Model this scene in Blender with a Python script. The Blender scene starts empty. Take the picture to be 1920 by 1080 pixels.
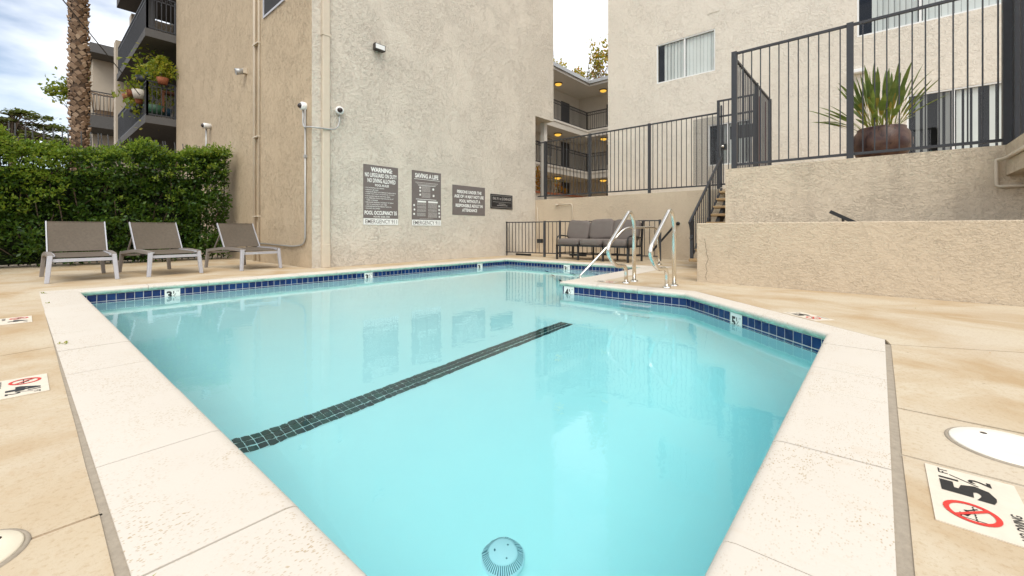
import bpy, bmesh, math, random
import numpy as np
from mathutils import Vector, Matrix
R = math.radians
random.seed(7)
rng = np.random.default_rng(7)
scene = bpy.context.scene
COL = scene.collection

# ------------------------------------------------------------------ camera, world, sun, exposure
F, CX, HY, H = 795.0, 960.0, 432.0, 0.8
YAW = math.atan((1649 - CX) / F)
cd = bpy.data.cameras.new('camera')
cam = bpy.data.objects.new('camera', cd)
COL.objects.link(cam)
cam.location = (0, 0, H)
cam.rotation_euler = (math.pi / 2, 0, YAW - math.pi / 2)
cd.sensor_width = 36
cd.lens = 36 * F / 1920
cd.shift_y = -(540 - HY) / 1920
cd.clip_start = 0.02
cd.clip_end = 2000
scene.camera = cam

SUN_EL, SUN_AZ = R(53), R(-130)          # soft sun over the open side of the court, behind the camera
SUN_DIR = Vector((math.cos(SUN_EL) * math.cos(SUN_AZ), math.cos(SUN_EL) * math.sin(SUN_AZ), math.sin(SUN_EL)))
world = bpy.data.worlds.new('World')
scene.world = world
world.use_nodes = True
wn, wl = world.node_tree.nodes, world.node_tree.links
wn.clear()
w_out = wn.new('ShaderNodeOutputWorld')
w_bg = wn.new('ShaderNodeBackground')
w_bg.inputs['Strength'].default_value = 0.10
sky = wn.new('ShaderNodeTexSky')
sky.sky_type = 'NISHITA'
sky.sun_disc = False
sky.sun_elevation = SUN_EL
sky.sun_rotation = math.pi / 2 - SUN_AZ
w_tc = wn.new('ShaderNodeTexCoord')
w_map = wn.new('ShaderNodeMapping')
w_map.inputs['Scale'].default_value = (1.0, 1.0, 2.6)
w_map.inputs['Location'].default_value = (0.9, 0.25, 0.1)
w_n = wn.new('ShaderNodeTexNoise')
w_n.inputs['Scale'].default_value = 1.7
w_n.inputs['Detail'].default_value = 7
w_n.inputs['Roughness'].default_value = 0.52
w_r = wn.new('ShaderNodeValToRGB')
w_r.color_ramp.elements[0].position = 0.36
w_r.color_ramp.elements[0].color = (0.14, 0.14, 0.14, 1)
w_r.color_ramp.elements[1].position = 0.50
w_m = wn.new('ShaderNodeMix')
w_m.data_type = 'RGBA'
w_m.inputs[7].default_value = (9.8, 10.0, 10.3, 1)
wl.new(w_tc.outputs['Generated'], w_map.inputs['Vector'])
wl.new(w_map.outputs[0], w_n.inputs['Vector'])
wl.new(w_n.outputs['Fac'], w_r.inputs[0])
wl.new(w_r.outputs[0], w_m.inputs[0])
wl.new(sky.outputs[0], w_m.inputs[6])
wl.new(w_m.outputs[2], w_bg.inputs[0])
wl.new(w_bg.outputs[0], w_out.inputs[0])

sd = bpy.data.lights.new('sun', 'SUN')
sd.energy = 1.5
sd.angle = R(38)
sd.color = (1.0, 0.95, 0.86)
sun = bpy.data.objects.new('sun', sd)
COL.objects.link(sun)
sun.rotation_euler = SUN_DIR.to_track_quat('Z', 'Y').to_euler()

scene.view_settings.view_transform = 'Standard'
scene.view_settings.look = 'None'
scene.view_settings.exposure = 0.62
scene.view_settings.gamma = 1.0
scene.view_settings.use_curve_mapping = False
scene.render.engine = 'CYCLES'
cy = scene.cycles
cy.max_bounces = 20
cy.diffuse_bounces = 10
cy.glossy_bounces = 5
cy.transmission_bounces = 16
cy.transparent_max_bounces = 12
cy.volume_bounces = 0
cy.caustics_refractive = True
cy.blur_glossy = 0.0
cy.caustics_reflective = False
cy.sample_clamp_indirect = 25
cy.use_denoising = True
cy.use_adaptive_sampling = True

# ------------------------------------------------------------------ pixel -> point on a known plane
CA, SA = math.cos(YAW), math.sin(YAW)
def ray(u, v):
    r = (u - CX) / F
    return Vector((CA + SA * r, SA - CA * r, -(v - HY) / F))
def at_x(u, v, X):
    d = ray(u, v); return d * (X / d.x) + Vector((0, 0, H))
def at_y(u, v, Y):
    d = ray(u, v); return d * (Y / d.y) + Vector((0, 0, H))
def at_z(u, v, Z=0.0):
    d = ray(u, v); return d * ((Z - H) / d.z) + Vector((0, 0, H))
def at_plane(u, v, p, q):                  # vertical plane through p and q
    n = Vector((-(q[1] - p[1]), q[0] - p[0]))
    d = ray(u, v)
    t = (n.x * p[0] + n.y * p[1]) / (n.x * d.x + n.y * d.y)
    return d * t + Vector((0, 0, H))

# ------------------------------------------------------------------ materials
def nodes_of(name):
    m = bpy.data.materials.new(name)
    m.use_nodes = True
    nt = m.node_tree
    return m, nt, nt.nodes, nt.links, nt.nodes['Principled BSDF']
def pos_node(n, l, scale=(1, 1, 1)):
    g = n.new('ShaderNodeNewGeometry')
    mp = n.new('ShaderNodeMapping')
    mp.inputs['Scale'].default_value = scale
    l.new(g.outputs['Position'], mp.inputs['Vector'])
    return mp.outputs[0]
def noise(n, l, vec, scale, detail=4, rough=0.55, dist=0.0):
    t = n.new('ShaderNodeTexNoise')
    t.inputs['Scale'].default_value = scale
    t.inputs['Detail'].default_value = detail
    t.inputs['Roughness'].default_value = rough
    t.inputs['Distortion'].default_value = dist
    l.new(vec, t.inputs['Vector'])
    return t.outputs['Fac']
def ramp(n, l, fac, stops):
    r = n.new('ShaderNodeValToRGB')
    e = r.color_ramp.elements
    while len(e) < len(stops):
        e.new(0.5)
    for i, (p, c) in enumerate(stops):
        e[i].position = p
        e[i].color = (*c, 1) if hasattr(c, '__len__') else (c, c, c, 1)
    l.new(fac, r.inputs[0])
    return r.outputs[0]
def mix(n, l, fac, a, b, mode='MIX'):
    m = n.new('ShaderNodeMix')
    m.data_type = 'RGBA'
    m.blend_type = mode
    for sock, val in ((0, fac), (6, a), (7, b)):
        if isinstance(val, (int, float)):
            m.inputs[sock].default_value = val
        elif isinstance(val, tuple):
            m.inputs[sock].default_value = (*val, 1)
        else:
            l.new(val, m.inputs[sock])
    return m.outputs[2]
def math_n(n, l, op, a, b=0.0):
    m = n.new('ShaderNodeMath')
    m.operation = op
    for i, val in enumerate((a, b)):
        if isinstance(val, (int, float)):
            m.inputs[i].default_value = val
        else:
            l.new(val, m.inputs[i])
    return m.outputs[0]
def bump(n, l, bsdf, height, strength, dist):
    b = n.new('ShaderNodeBump')
    b.inputs['Strength'].default_value = strength
    b.inputs['Distance'].default_value = dist
    l.new(height, b.inputs['Height'])
    l.new(b.outputs[0], bsdf.inputs['Normal'])
def plain(name, c, rough=0.5, metal=0.0, var=0.12, scale=6.0, bmp=0.0, bscale=60, spec=0.5):
    m, nt, n, l, b = nodes_of(name)
    v = pos_node(n, l)
    f = noise(n, l, v, scale, 5, 0.6)
    c = tuple(c)
    l.new(mix(n, l, f, tuple(x * (1 - var) for x in c), tuple(min(1, x * (1 + var)) for x in c)), b.inputs['Base Color'])
    b.inputs['Roughness'].default_value = rough
    b.inputs['Metallic'].default_value = metal
    b.inputs['Specular IOR Level'].default_value = spec
    if bmp:
        bump(n, l, b, noise(n, l, v, bscale, 3), bmp, 0.004)
    return m
def stucco(name, c, scale=9.0, strength=0.5, line=0.2, stain_c=None, streak=0.0, stretch=1.0):
    m, nt, n, l, b = nodes_of(name)
    v = pos_node(n, l)
    vz = pos_node(n, l, (1, 1, stretch))
    n1 = noise(n, l, vz, scale, 7, 0.62, 0.9)
    n2 = noise(n, l, vz, scale * 1.9, 6, 0.65, 0.6)
    fine = noise(n, l, v, scale * 8, 3, 0.7)
    h = mix(n, l, 0.42, ramp(n, l, n1, [(0.45, 0.0), (0.475, 0.8), (0.60, 0.85), (0.63, 1.0)]), ramp(n, l, n2, [(0.40, 0.0), (0.60, 1.0)]))
    patch = ramp(n, l, noise(n, l, v, 1.4, 5, 0.65, 0.5), [(0.38, 0.5), (0.56, 1.0)])
    h = mix(n, l, patch, (0.5, 0.5, 0.5), h)
    h = mix(n, l, 0.28, h, fine)
    bump(n, l, b, h, strength, 0.03)
    c = tuple(c)
    sc = stain_c or tuple(x * 0.72 for x in c)
    tone = noise(n, l, v, 0.6, 6, 0.6)
    col = mix(n, l, ramp(n, l, tone, [(0.38, 0.0), (0.72, 0.13)]), c, sc)
    gate = math_n(n, l, 'MULTIPLY', ramp(n, l, noise(n, l, v, 2.3, 4, 0.6), [(0.40, 0.2), (0.60, 1.0)]), patch)
    hair = ramp(n, l, n1, [(0.435, 0.0), (0.452, 1.0), (0.470, 0.0)])
    hair2 = ramp(n, l, n2, [(0.40, 0.0), (0.43, 0.8), (0.46, 0.0)])
    hr_ = math_n(n, l, 'MULTIPLY', math_n(n, l, 'MAXIMUM', hair, hair2), gate)
    col = mix(n, l, math_n(n, l, 'MULTIPLY', hr_, line), col, tuple(x * 0.45 for x in c))      # darker hairlines along the trowel edges
    col = mix(n, l, ramp(n, l, fine, [(0.3, 0.25), (0.5, 0.0)]), col, sc)
    if streak:
        vs = pos_node(n, l, (2.2, 2.2, 0.16))
        col = mix(n, l, math_n(n, l, 'MULTIPLY', ramp(n, l, noise(n, l, vs, 2.0, 6, 0.65), [(0.48, 0.0), (0.78, 1.0)]), streak), col, sc)
    l.new(col, b.inputs['Base Color'])
    b.inputs['Roughness'].default_value = 0.92
    b.inputs['Specular IOR Level'].default_value = 0.2
    return m
def deck_mat():
    m, nt, n, l, b = nodes_of('deck_concrete')
    v = pos_node(n, l)
    vs = pos_node(n, l, (1.2, 0.9, 1))
    big = noise(n, l, vs, 1.1, 6, 0.62, 0.6)
    col = mix(n, l, ramp(n, l, big, [(0.36, 0.0), (0.62, 1.0)]), (0.44, 0.315, 0.18), (0.555, 0.475, 0.35))
    grey = noise(n, l, v, 0.7, 5, 0.6)
    col = mix(n, l, ramp(n, l, grey, [(0.52, 0.0), (0.72, 0.55)]), col, (0.55, 0.475, 0.375))
    fine = noise(n, l, v, 55, 5, 0.7)
    col = mix(n, l, ramp(n, l, fine, [(0.30, 0.55), (0.48, 0.0)]), col, (0.36, 0.25, 0.14))
    pore = noise(n, l, v, 190, 2, 0.7)
    col = mix(n, l, ramp(n, l, pore, [(0.27, 0.6), (0.36, 0.0)]), col, (0.28, 0.19, 0.11))
    st = pos_node(n, l, (6, 3.5, 1))
    sw = noise(n, l, st, 3.0, 5, 0.7, 0.8)
    col = mix(n, l, ramp(n, l, sw, [(0.54, 0.0), (0.70, 0.30)]), col, (0.42, 0.275, 0.145))
    vor = n.new('ShaderNodeTexVoronoi')
    vor.inputs['Scale'].default_value = 5.5
    vor.inputs['Randomness'].default_value = 1.0
    l.new(v, vor.inputs['Vector'])
    col = mix(n, l, ramp(n, l, vor.outputs['Distance'], [(0.022, 0.7), (0.045, 0.0)]), col, (0.25, 0.18, 0.11))
    l.new(col, b.inputs['Base Color'])
    b.inputs['Roughness'].default_value = 0.8
    b.inputs['Specular IOR Level'].default_value = 0.3
    bump(n, l, b, mix(n, l, 0.5, fine, sw), 0.25, 0.006)
    return m
def coping_mat():
    m, nt, n, l, b = nodes_of('coping_stone')
    v = pos_node(n, l)
    big = noise(n, l, v, 1.3, 4)
    col = mix(n, l, big, (0.585, 0.532, 0.458), (0.64, 0.588, 0.512))
    vor = n.new('ShaderNodeTexVoronoi')
    vor.inputs['Scale'].default_value = 1
    vsc = n.new('ShaderNodeVectorMath'); vsc.operation = 'MULTIPLY'
    vsc.inputs[1].default_value = (80, 140, 80)
    l.new(v, vsc.inputs[0])
    l.new(vsc.outputs[0], vor.inputs['Vector'])
    patch = noise(n, l, v, 1.9, 3, 0.6)
    pit = math_n(n, l, 'MULTIPLY', ramp(n, l, vor.outputs['Distance'], [(0.20, 1.0), (0.36, 0.0)]),
                 ramp(n, l, patch, [(0.40, 0.0), (0.56, 1.0)]))
    sp = noise(n, l, v, 30, 2)
    pit = math_n(n, l, 'MULTIPLY', pit, ramp(n, l, sp, [(0.40, 0.0), (0.52, 1.0)]))
    col = mix(n, l, math_n(n, l, 'MULTIPLY', pit, 0.9), col, (0.40, 0.285, 0.15))
    sm = noise(n, l, pos_node(n, l, (2.5, 1.0, 1)), 4.0, 5, 0.7, 1.0)
    col = mix(n, l, ramp(n, l, sm, [(0.58, 0.0), (0.78, 0.35)]), col, (0.54, 0.42, 0.29))
    # copper-green algae on the drip face only: a stain with its own edge
    g = n.new('ShaderNodeNewGeometry')
    sx = n.new('ShaderNodeSeparateXYZ')
    l.new(g.outputs['Position'], sx.inputs[0])
    edge = math_n(n, l, 'ADD', sx.outputs['Z'], math_n(n, l, 'MULTIPLY', noise(n, l, v, 14, 4, 0.7), 0.03))
    gfac = ramp(n, l, math_n(n, l, 'MULTIPLY', edge, -10.0), [(0.0, 0.0), (0.30, 0.95)])
    gcol = mix(n, l, ramp(n, l, noise(n, l, v, 9, 5, 0.7), [(0.42, 0.0), (0.75, 1.0)]), (0.36, 0.58, 0.47), (0.16, 0.27, 0.19))
    col = mix(n, l, gfac, col, gcol)
    l.new(col, b.inputs['Base Color'])
    b.inputs['Roughness'].default_value = 0.7
    b.inputs['Specular IOR Level'].default_value = 0.35
    h = mix(n, l, 0.6, noise(n, l, v, 90, 3), math_n(n, l, 'SUBTRACT', 1.0, pit))
    bump(n, l, b, h, 0.35, 0.004)
    return m
def leaf_mat(name, c1, c2, c3, trans=0.35, rough=0.45):
    m, nt, n, l, b = nodes_of(name)
    g = n.new('ShaderNodeNewGeometry')
    col = ramp(n, l, g.outputs['Random Per Island'], [(0.0, c1), (0.55, c2), (1.0, c3)])
    l.new(col, b.inputs['Base Color'])
    b.inputs['Roughness'].default_value = rough
    b.inputs['Specular IOR Level'].default_value = 0.4
    t = n.new('ShaderNodeBsdfTranslucent')
    l.new(mix(n, l, 0.5, col, (0.30, 0.42, 0.04)), t.inputs['Color'])
    mx = n.new('ShaderNodeMixShader')
    mx.inputs[0].default_value = trans
    l.new(b.outputs[0], mx.inputs[1])
    l.new(t.outputs[0], mx.inputs[2])
    l.new(mx.outputs[0], n['Material Output'].inputs['Surface'])
    return m
def tile_mat(name, c, var, rough=0.15):
    m, nt, n, l, b = nodes_of(name)
    oi = n.new('ShaderNodeObjectInfo')
    c = tuple(c)
    base = mix(n, l, oi.outputs['Random'], tuple(x * (1 - var) for x in c), (c[0] * (1 + var), c[1] * (1 + 2.2 * var), c[2] * (1 + var * 0.3)))
    l.new(mix(n, l, ramp(n, l, noise(n, l, pos_node(n, l), 25, 3), [(0.4, 0.0), (0.8, 0.5)]), base, tuple(x * 1.5 + 0.01 for x in c)), b.inputs['Base Color'])
    b.inputs['Roughness'].default_value = rough
    b.inputs['Specular IOR Level'].default_value = 0.3
    return m
def glass_mat():
    m, nt, n, l, b = nodes_of('window_glass')
    tr = n.new('ShaderNodeBsdfTransparent')
    tr.inputs[0].default_value = (0.93, 0.96, 0.96, 1)
    gl = n.new('ShaderNodeBsdfGlossy')
    gl.inputs['Roughness'].default_value = 0.02
    fr = n.new('ShaderNodeLayerWeight')
    f5 = math_n(n, l, 'ADD', math_n(n, l, 'MULTIPLY', math_n(n, l, 'POWER', fr.outputs['Facing'], 5.0), 0.9), 0.05)
    mx = n.new('ShaderNodeMixShader')
    l.new(f5, mx.inputs[0])
    l.new(tr.outputs[0], mx.inputs[1])
    l.new(gl.outputs[0], mx.inputs[2])
    l.new(mx.outputs[0], n['Material Output'].inputs['Surface'])
    return m
def water_mat():
    m, nt, n, l, b = nodes_of('pool_water')
    n.remove(b)
    g = n.new('ShaderNodeBsdfGlass')
    g.inputs['IOR'].default_value = 1.333
    g.inputs['Roughness'].default_value = 0.0
    v = pos_node(n, l)
    h = mix(n, l, 0.35, noise(n, l, v, 1.6, 2, 0.5), noise(n, l, pos_node(n, l, (1, 1, 1)), 7.0, 3, 0.5, 0.5))
    bp = n.new('ShaderNodeBump')
    bp.inputs['Strength'].default_value = 0.5
    bp.inputs['Distance'].default_value = 0.006
    l.new(h, bp.inputs['Height'])
    l.new(bp.outputs[0], g.inputs['Normal'])
    l.new(g.outputs[0], n['Material Output'].inputs['Surface'])
    va = n.new('ShaderNodeVolumeAbsorption')
    va.inputs['Color'].default_value = (0.05, 0.962, 1.0, 1)
    va.inputs['Density'].default_value = 0.23
    l.new(va.outputs[0], n['Material Output'].inputs['Volume'])
    return m
def lamp_mat():
    m, nt, n, l, b = nodes_of('lamp_glow')
    b.inputs['Base Color'].default_value = (0.9, 0.6, 0.2, 1)
    b.inputs['Emission Color'].default_value = (1.0, 0.55, 0.06, 1)
    b.inputs['Emission Strength'].default_value = 0.65
    return m

M = {}
M['deck'] = deck_mat()
M['coping'] = coping_mat()
M['ground'] = plain('bare_ground', (0.16, 0.13, 0.10), 0.95, var=0.4, scale=3, bmp=0.4)
M['filler'] = plain('joint_filler', (0.33, 0.28, 0.215), 0.95, var=0.3, scale=35, bmp=0.6, bscale=120)
M['mortar'] = plain('mortar', (0.36, 0.26, 0.17), 0.95, var=0.2, scale=20)
M['front'] = stucco('stucco_front', (0.71, 0.642, 0.54), 14, 0.95, 0.5, streak=0.08)
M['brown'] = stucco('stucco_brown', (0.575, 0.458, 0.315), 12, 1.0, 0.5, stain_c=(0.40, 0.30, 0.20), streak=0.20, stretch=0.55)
M['right'] = stucco('stucco_right', (0.77, 0.705, 0.605), 12, 0.75, 0.35, streak=0.08)
M['low'] = stucco('stucco_low', (0.64, 0.53, 0.39), 13, 0.7, 0.5, stain_c=(0.47, 0.38, 0.28), streak=0.10, stretch=1.7)
M['low_dirty'] = stucco('stucco_low_dirty', (0.72, 0.605, 0.455), 12, 0.8, 0.6, stain_c=(0.36, 0.30, 0.23), streak=0.35, stretch=1.4)
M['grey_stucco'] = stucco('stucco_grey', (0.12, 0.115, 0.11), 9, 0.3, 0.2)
M['far_beige'] = plain('stucco_far_beige', (0.47, 0.40, 0.31), 0.9, var=0.12, scale=2, bmp=0.3, bscale=20)
M['far_stucco'] = plain('stucco_far', (0.64, 0.60, 0.535), 0.9, var=0.1, scale=2, bmp=0.3, bscale=20)
M['iron'] = plain('painted_iron', (0.034, 0.035, 0.039), 0.5, 0.0, var=0.25, scale=9, bmp=0.1, bscale=90)
M['dark_iron'] = plain('black_iron', (0.02, 0.02, 0.02), 0.5, 0.0, var=0.2)
M['bronze'] = plain('bronze_frame', (0.032, 0.028, 0.026), 0.45, 0.0, var=0.2)
M['steel'] = plain('stainless_steel', (0.74, 0.71, 0.65), 0.2, 1.0, var=0.12, scale=14, bmp=0.03, bscale=60)
M['silver'] = plain('silver_paint', (0.46, 0.46, 0.49), 0.45, 0.15, var=0.1, scale=9, bmp=0.05, bscale=120)
M['silver_shaded'] = plain('silver_paint_shaded', (0.24, 0.21, 0.185), 0.55, 0.1, var=0.12)  # silver paint with the rails' and rear legs' shade put into the colour
M['sling'] = plain('sling_fabric', (0.115, 0.091, 0.066), 0.8, var=0.3, scale=30, bmp=0.25, bscale=160)
M['cushion'] = plain('cushion_fabric', (0.15, 0.125, 0.11), 0.85, var=0.12, scale=7, bmp=0.35, bscale=26)
M['tile'] = tile_mat('blue_tile', (0.002, 0.019, 0.122), 0.38, 0.22)
M['lane'] = tile_mat('lane_tile', (0.003, 0.042, 0.062), 0.4, 0.4)
M['grout'] = plain('grout', (0.74, 0.72, 0.64), 0.9, var=0.1, scale=30)
M['plaster'] = plain('pool_plaster', (0.78, 0.972, 0.995), 0.9, var=0.03, scale=2.2, spec=0.1)
M['step_white'] = plain('white_plastic', (0.82, 0.86, 0.86), 0.5, var=0.04)
M['marker'] = plain('marker_tile', (0.84, 0.84, 0.78), 0.3, var=0.05)
M['black'] = plain('black_print', (0.012, 0.012, 0.013), 0.5, var=0.1)
M['white'] = plain('white_print', (0.80, 0.79, 0.75), 0.6, var=0.04)
M['cream'] = plain('deck_label', (0.66, 0.59, 0.48), 0.7, var=0.16, scale=14, bmp=0.2)
M['red'] = plain('red_print', (0.62, 0.035, 0.025), 0.5, var=0.12)
M['sign_grey'] = plain('sign_grey', (0.155, 0.13, 0.12), 0.6, var=0.06)
M['sign_text'] = plain('sign_text_grey', (0.46, 0.43, 0.40), 0.6, var=0.05)
M['sign_black'] = plain('sign_black', (0.013, 0.013, 0.015), 0.35, var=0.1)
M['cover'] = plain('skimmer_plastic', (0.80, 0.77, 0.68), 0.5, var=0.06, scale=12)
M['cover_tan'] = plain('tan_plastic', (0.68, 0.61, 0.47), 0.55, var=0.08, scale=12)
M['drain'] = plain('drain_plastic', (0.85, 0.92, 0.98), 0.5, var=0.03)
M['drain_dark'] = plain('drain_slot', (0.05, 0.16, 0.22), 0.7, var=0.1)
M['white_metal'] = plain('white_metal', (0.78, 0.78, 0.76), 0.4, var=0.05)
M['beige_metal'] = plain('beige_pipe', (0.58, 0.50, 0.39), 0.55, var=0.1, scale=8)
M['grey_metal'] = plain('grey_conduit', (0.42, 0.42, 0.41), 0.4, 0.4, var=0.15)
M['lens'] = plain('camera_lens', (0.03, 0.02, 0.02), 0.08, var=0.2)
M['blind'] = plain('blind_vinyl', (0.74, 0.74, 0.70), 0.6, var=0.06, scale=4)
M['blind_grey'] = plain('blind_shade', (0.36, 0.355, 0.34), 0.7, var=0.06, scale=4)
M['glass'] = glass_mat()
M['dark_room'] = plain('dark_room', (0.03, 0.03, 0.032), 0.9, var=0.2)
M['door'] = plain('dark_door', (0.05, 0.05, 0.055), 0.5, var=0.1)
M['wood'] = plain('brown_wood', (0.24, 0.09, 0.04), 0.7, var=0.35, scale=12, bmp=0.2)
M['tread'] = plain('pebble_tread', (0.43, 0.29, 0.15), 0.85, var=0.5, scale=70, bmp=0.8, bscale=120)
M['rust'] = plain('rust_paint', (0.22, 0.065, 0.04), 0.7, var=0.3, scale=15)
M['terracotta'] = plain('terracotta', (0.33, 0.11, 0.05), 0.8, var=0.25, scale=14)
M['black_pot'] = plain('black_pot', (0.02, 0.022, 0.028), 0.5, var=0.2)
M['green_pot'] = plain('green_pot', (0.05, 0.13, 0.07), 0.5, var=0.2)
M['blue_pot'] = plain('blue_pot', (0.06, 0.13, 0.2), 0.5, var=0.2)
M['cream_pot'] = plain('cream_pot', (0.55, 0.5, 0.42), 0.6, var=0.15)
M['wicker'] = plain('wicker', (0.30, 0.20, 0.12), 0.8, var=0.4, scale=50, bmp=0.5, bscale=80)
M['bark'] = plain('palm_bark', (0.085, 0.055, 0.035), 0.95, var=0.4, scale=14)
M['bark2'] = leaf_mat('palm_scale', (0.19, 0.125, 0.08), (0.33, 0.225, 0.15), (0.50, 0.375, 0.265), 0.0, 0.95)
M['twig'] = plain('twig_bark', (0.13, 0.095, 0.065), 0.9, var=0.3, scale=12)
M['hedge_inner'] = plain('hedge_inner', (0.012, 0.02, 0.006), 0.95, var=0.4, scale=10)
M['hedge'] = leaf_mat('hedge_leaf', (0.014, 0.042, 0.005), (0.034, 0.088, 0.008), (0.09, 0.155, 0.014), 0.28)
M['hedge_young_lit'] = leaf_mat('hedge_young_lit_leaf', (0.10, 0.18, 0.016), (0.18, 0.28, 0.03), (0.29, 0.34, 0.035), 0.45)
M['strap'] = leaf_mat('strap_leaf', (0.075, 0.12, 0.035), (0.14, 0.19, 0.055), (0.25, 0.27, 0.08), 0.3, 0.4)
M['stalk'] = leaf_mat('leaf_stalk', (0.22, 0.25, 0.04), (0.30, 0.30, 0.05), (0.38, 0.27, 0.05), 0.25)
M['yellow_leaf'] = leaf_mat('autumn_leaf', (0.16, 0.19, 0.02), (0.46, 0.29, 0.02), (0.55, 0.19, 0.03), 0.5)
M['spring_leaf'] = leaf_mat('spring_leaf', (0.09, 0.15, 0.015), (0.19, 0.22, 0.02), (0.28, 0.26, 0.03), 0.45)
M['cedar'] = leaf_mat('cedar_needles', (0.05, 0.065, 0.018), (0.10, 0.115, 0.03), (0.17, 0.165, 0.05), 0.25)
M['pot_leaf'] = leaf_mat('balcony_leaf', (0.10, 0.17, 0.01), (0.27, 0.28, 0.015), (0.40, 0.33, 0.02), 0.4)
M['orange_leaf'] = leaf_mat('orange_leaf', (0.16, 0.17, 0.015), (0.45, 0.18, 0.012), (0.6, 0.13, 0.02), 0.4)
def pot_glaze():
    m, nt, n, l, b = nodes_of('pot_glaze')
    v = pos_node(n, l)
    c = mix(n, l, ramp(n, l, noise(n, l, v, 4, 4, 0.6, 0.8), [(0.42, 0.0), (0.62, 1.0)]), (0.068, 0.030, 0.027), (0.15, 0.078, 0.05))
    c = mix(n, l, ramp(n, l, noise(n, l, pos_node(n, l, (14, 14, 1.2)), 2.0, 4), [(0.56, 0.0), (0.66, 0.8)]), c, (0.03, 0.014, 0.012))
    l.new(c, b.inputs['Base Color'])
    b.inputs['Roughness'].default_value = 0.4
    return m
M['pot'] = pot_glaze()
M['water'] = water_mat()
M['lamp'] = lamp_mat()

# ------------------------------------------------------------------ builders
def tag(o, label=None, cat=None, group=None, kind=None):
    for k, v in (('label', label), ('category', cat), ('group', group), ('kind', kind)):
        if v:
            o[k] = v
    return o
def wpos(o):
    p = Vector((0, 0, 0))
    while o is not None:
        p = p + Vector(o.location)
        o = o.parent
    return p
def empty(name, loc=(0, 0, 0), label=None, cat=None, group=None, kind=None):
    o = bpy.data.objects.new(name, None)
    o.empty_display_size = 0.1
    o.location = loc
    COL.objects.link(o)
    return tag(o, label, cat, group, kind)
def link(name, me, parent=None, loc=None, rot=None):
    o = bpy.data.objects.new(name, me)
    COL.objects.link(o)
    if parent is not None:
        o.parent = parent
    if loc is not None:
        o.location = Vector(loc) - (wpos(parent) if parent is not None else Vector((0, 0, 0)))
    if rot is not None:
        o.rotation_euler = rot
    return o
def copy_tree(o, parent=None):
    c = o.copy()
    COL.objects.link(c)
    if parent is not None:
        c.parent = parent
    for ch in [x for x in KIDS.get(o.name, [])]:
        copy_tree(ch, c)
    return c
KIDS = {}
def refresh_kids():
    KIDS.clear()
    for x in bpy.data.objects:
        if x.parent is not None:
            KIDS.setdefault(x.parent.name, []).append(x)

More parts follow.
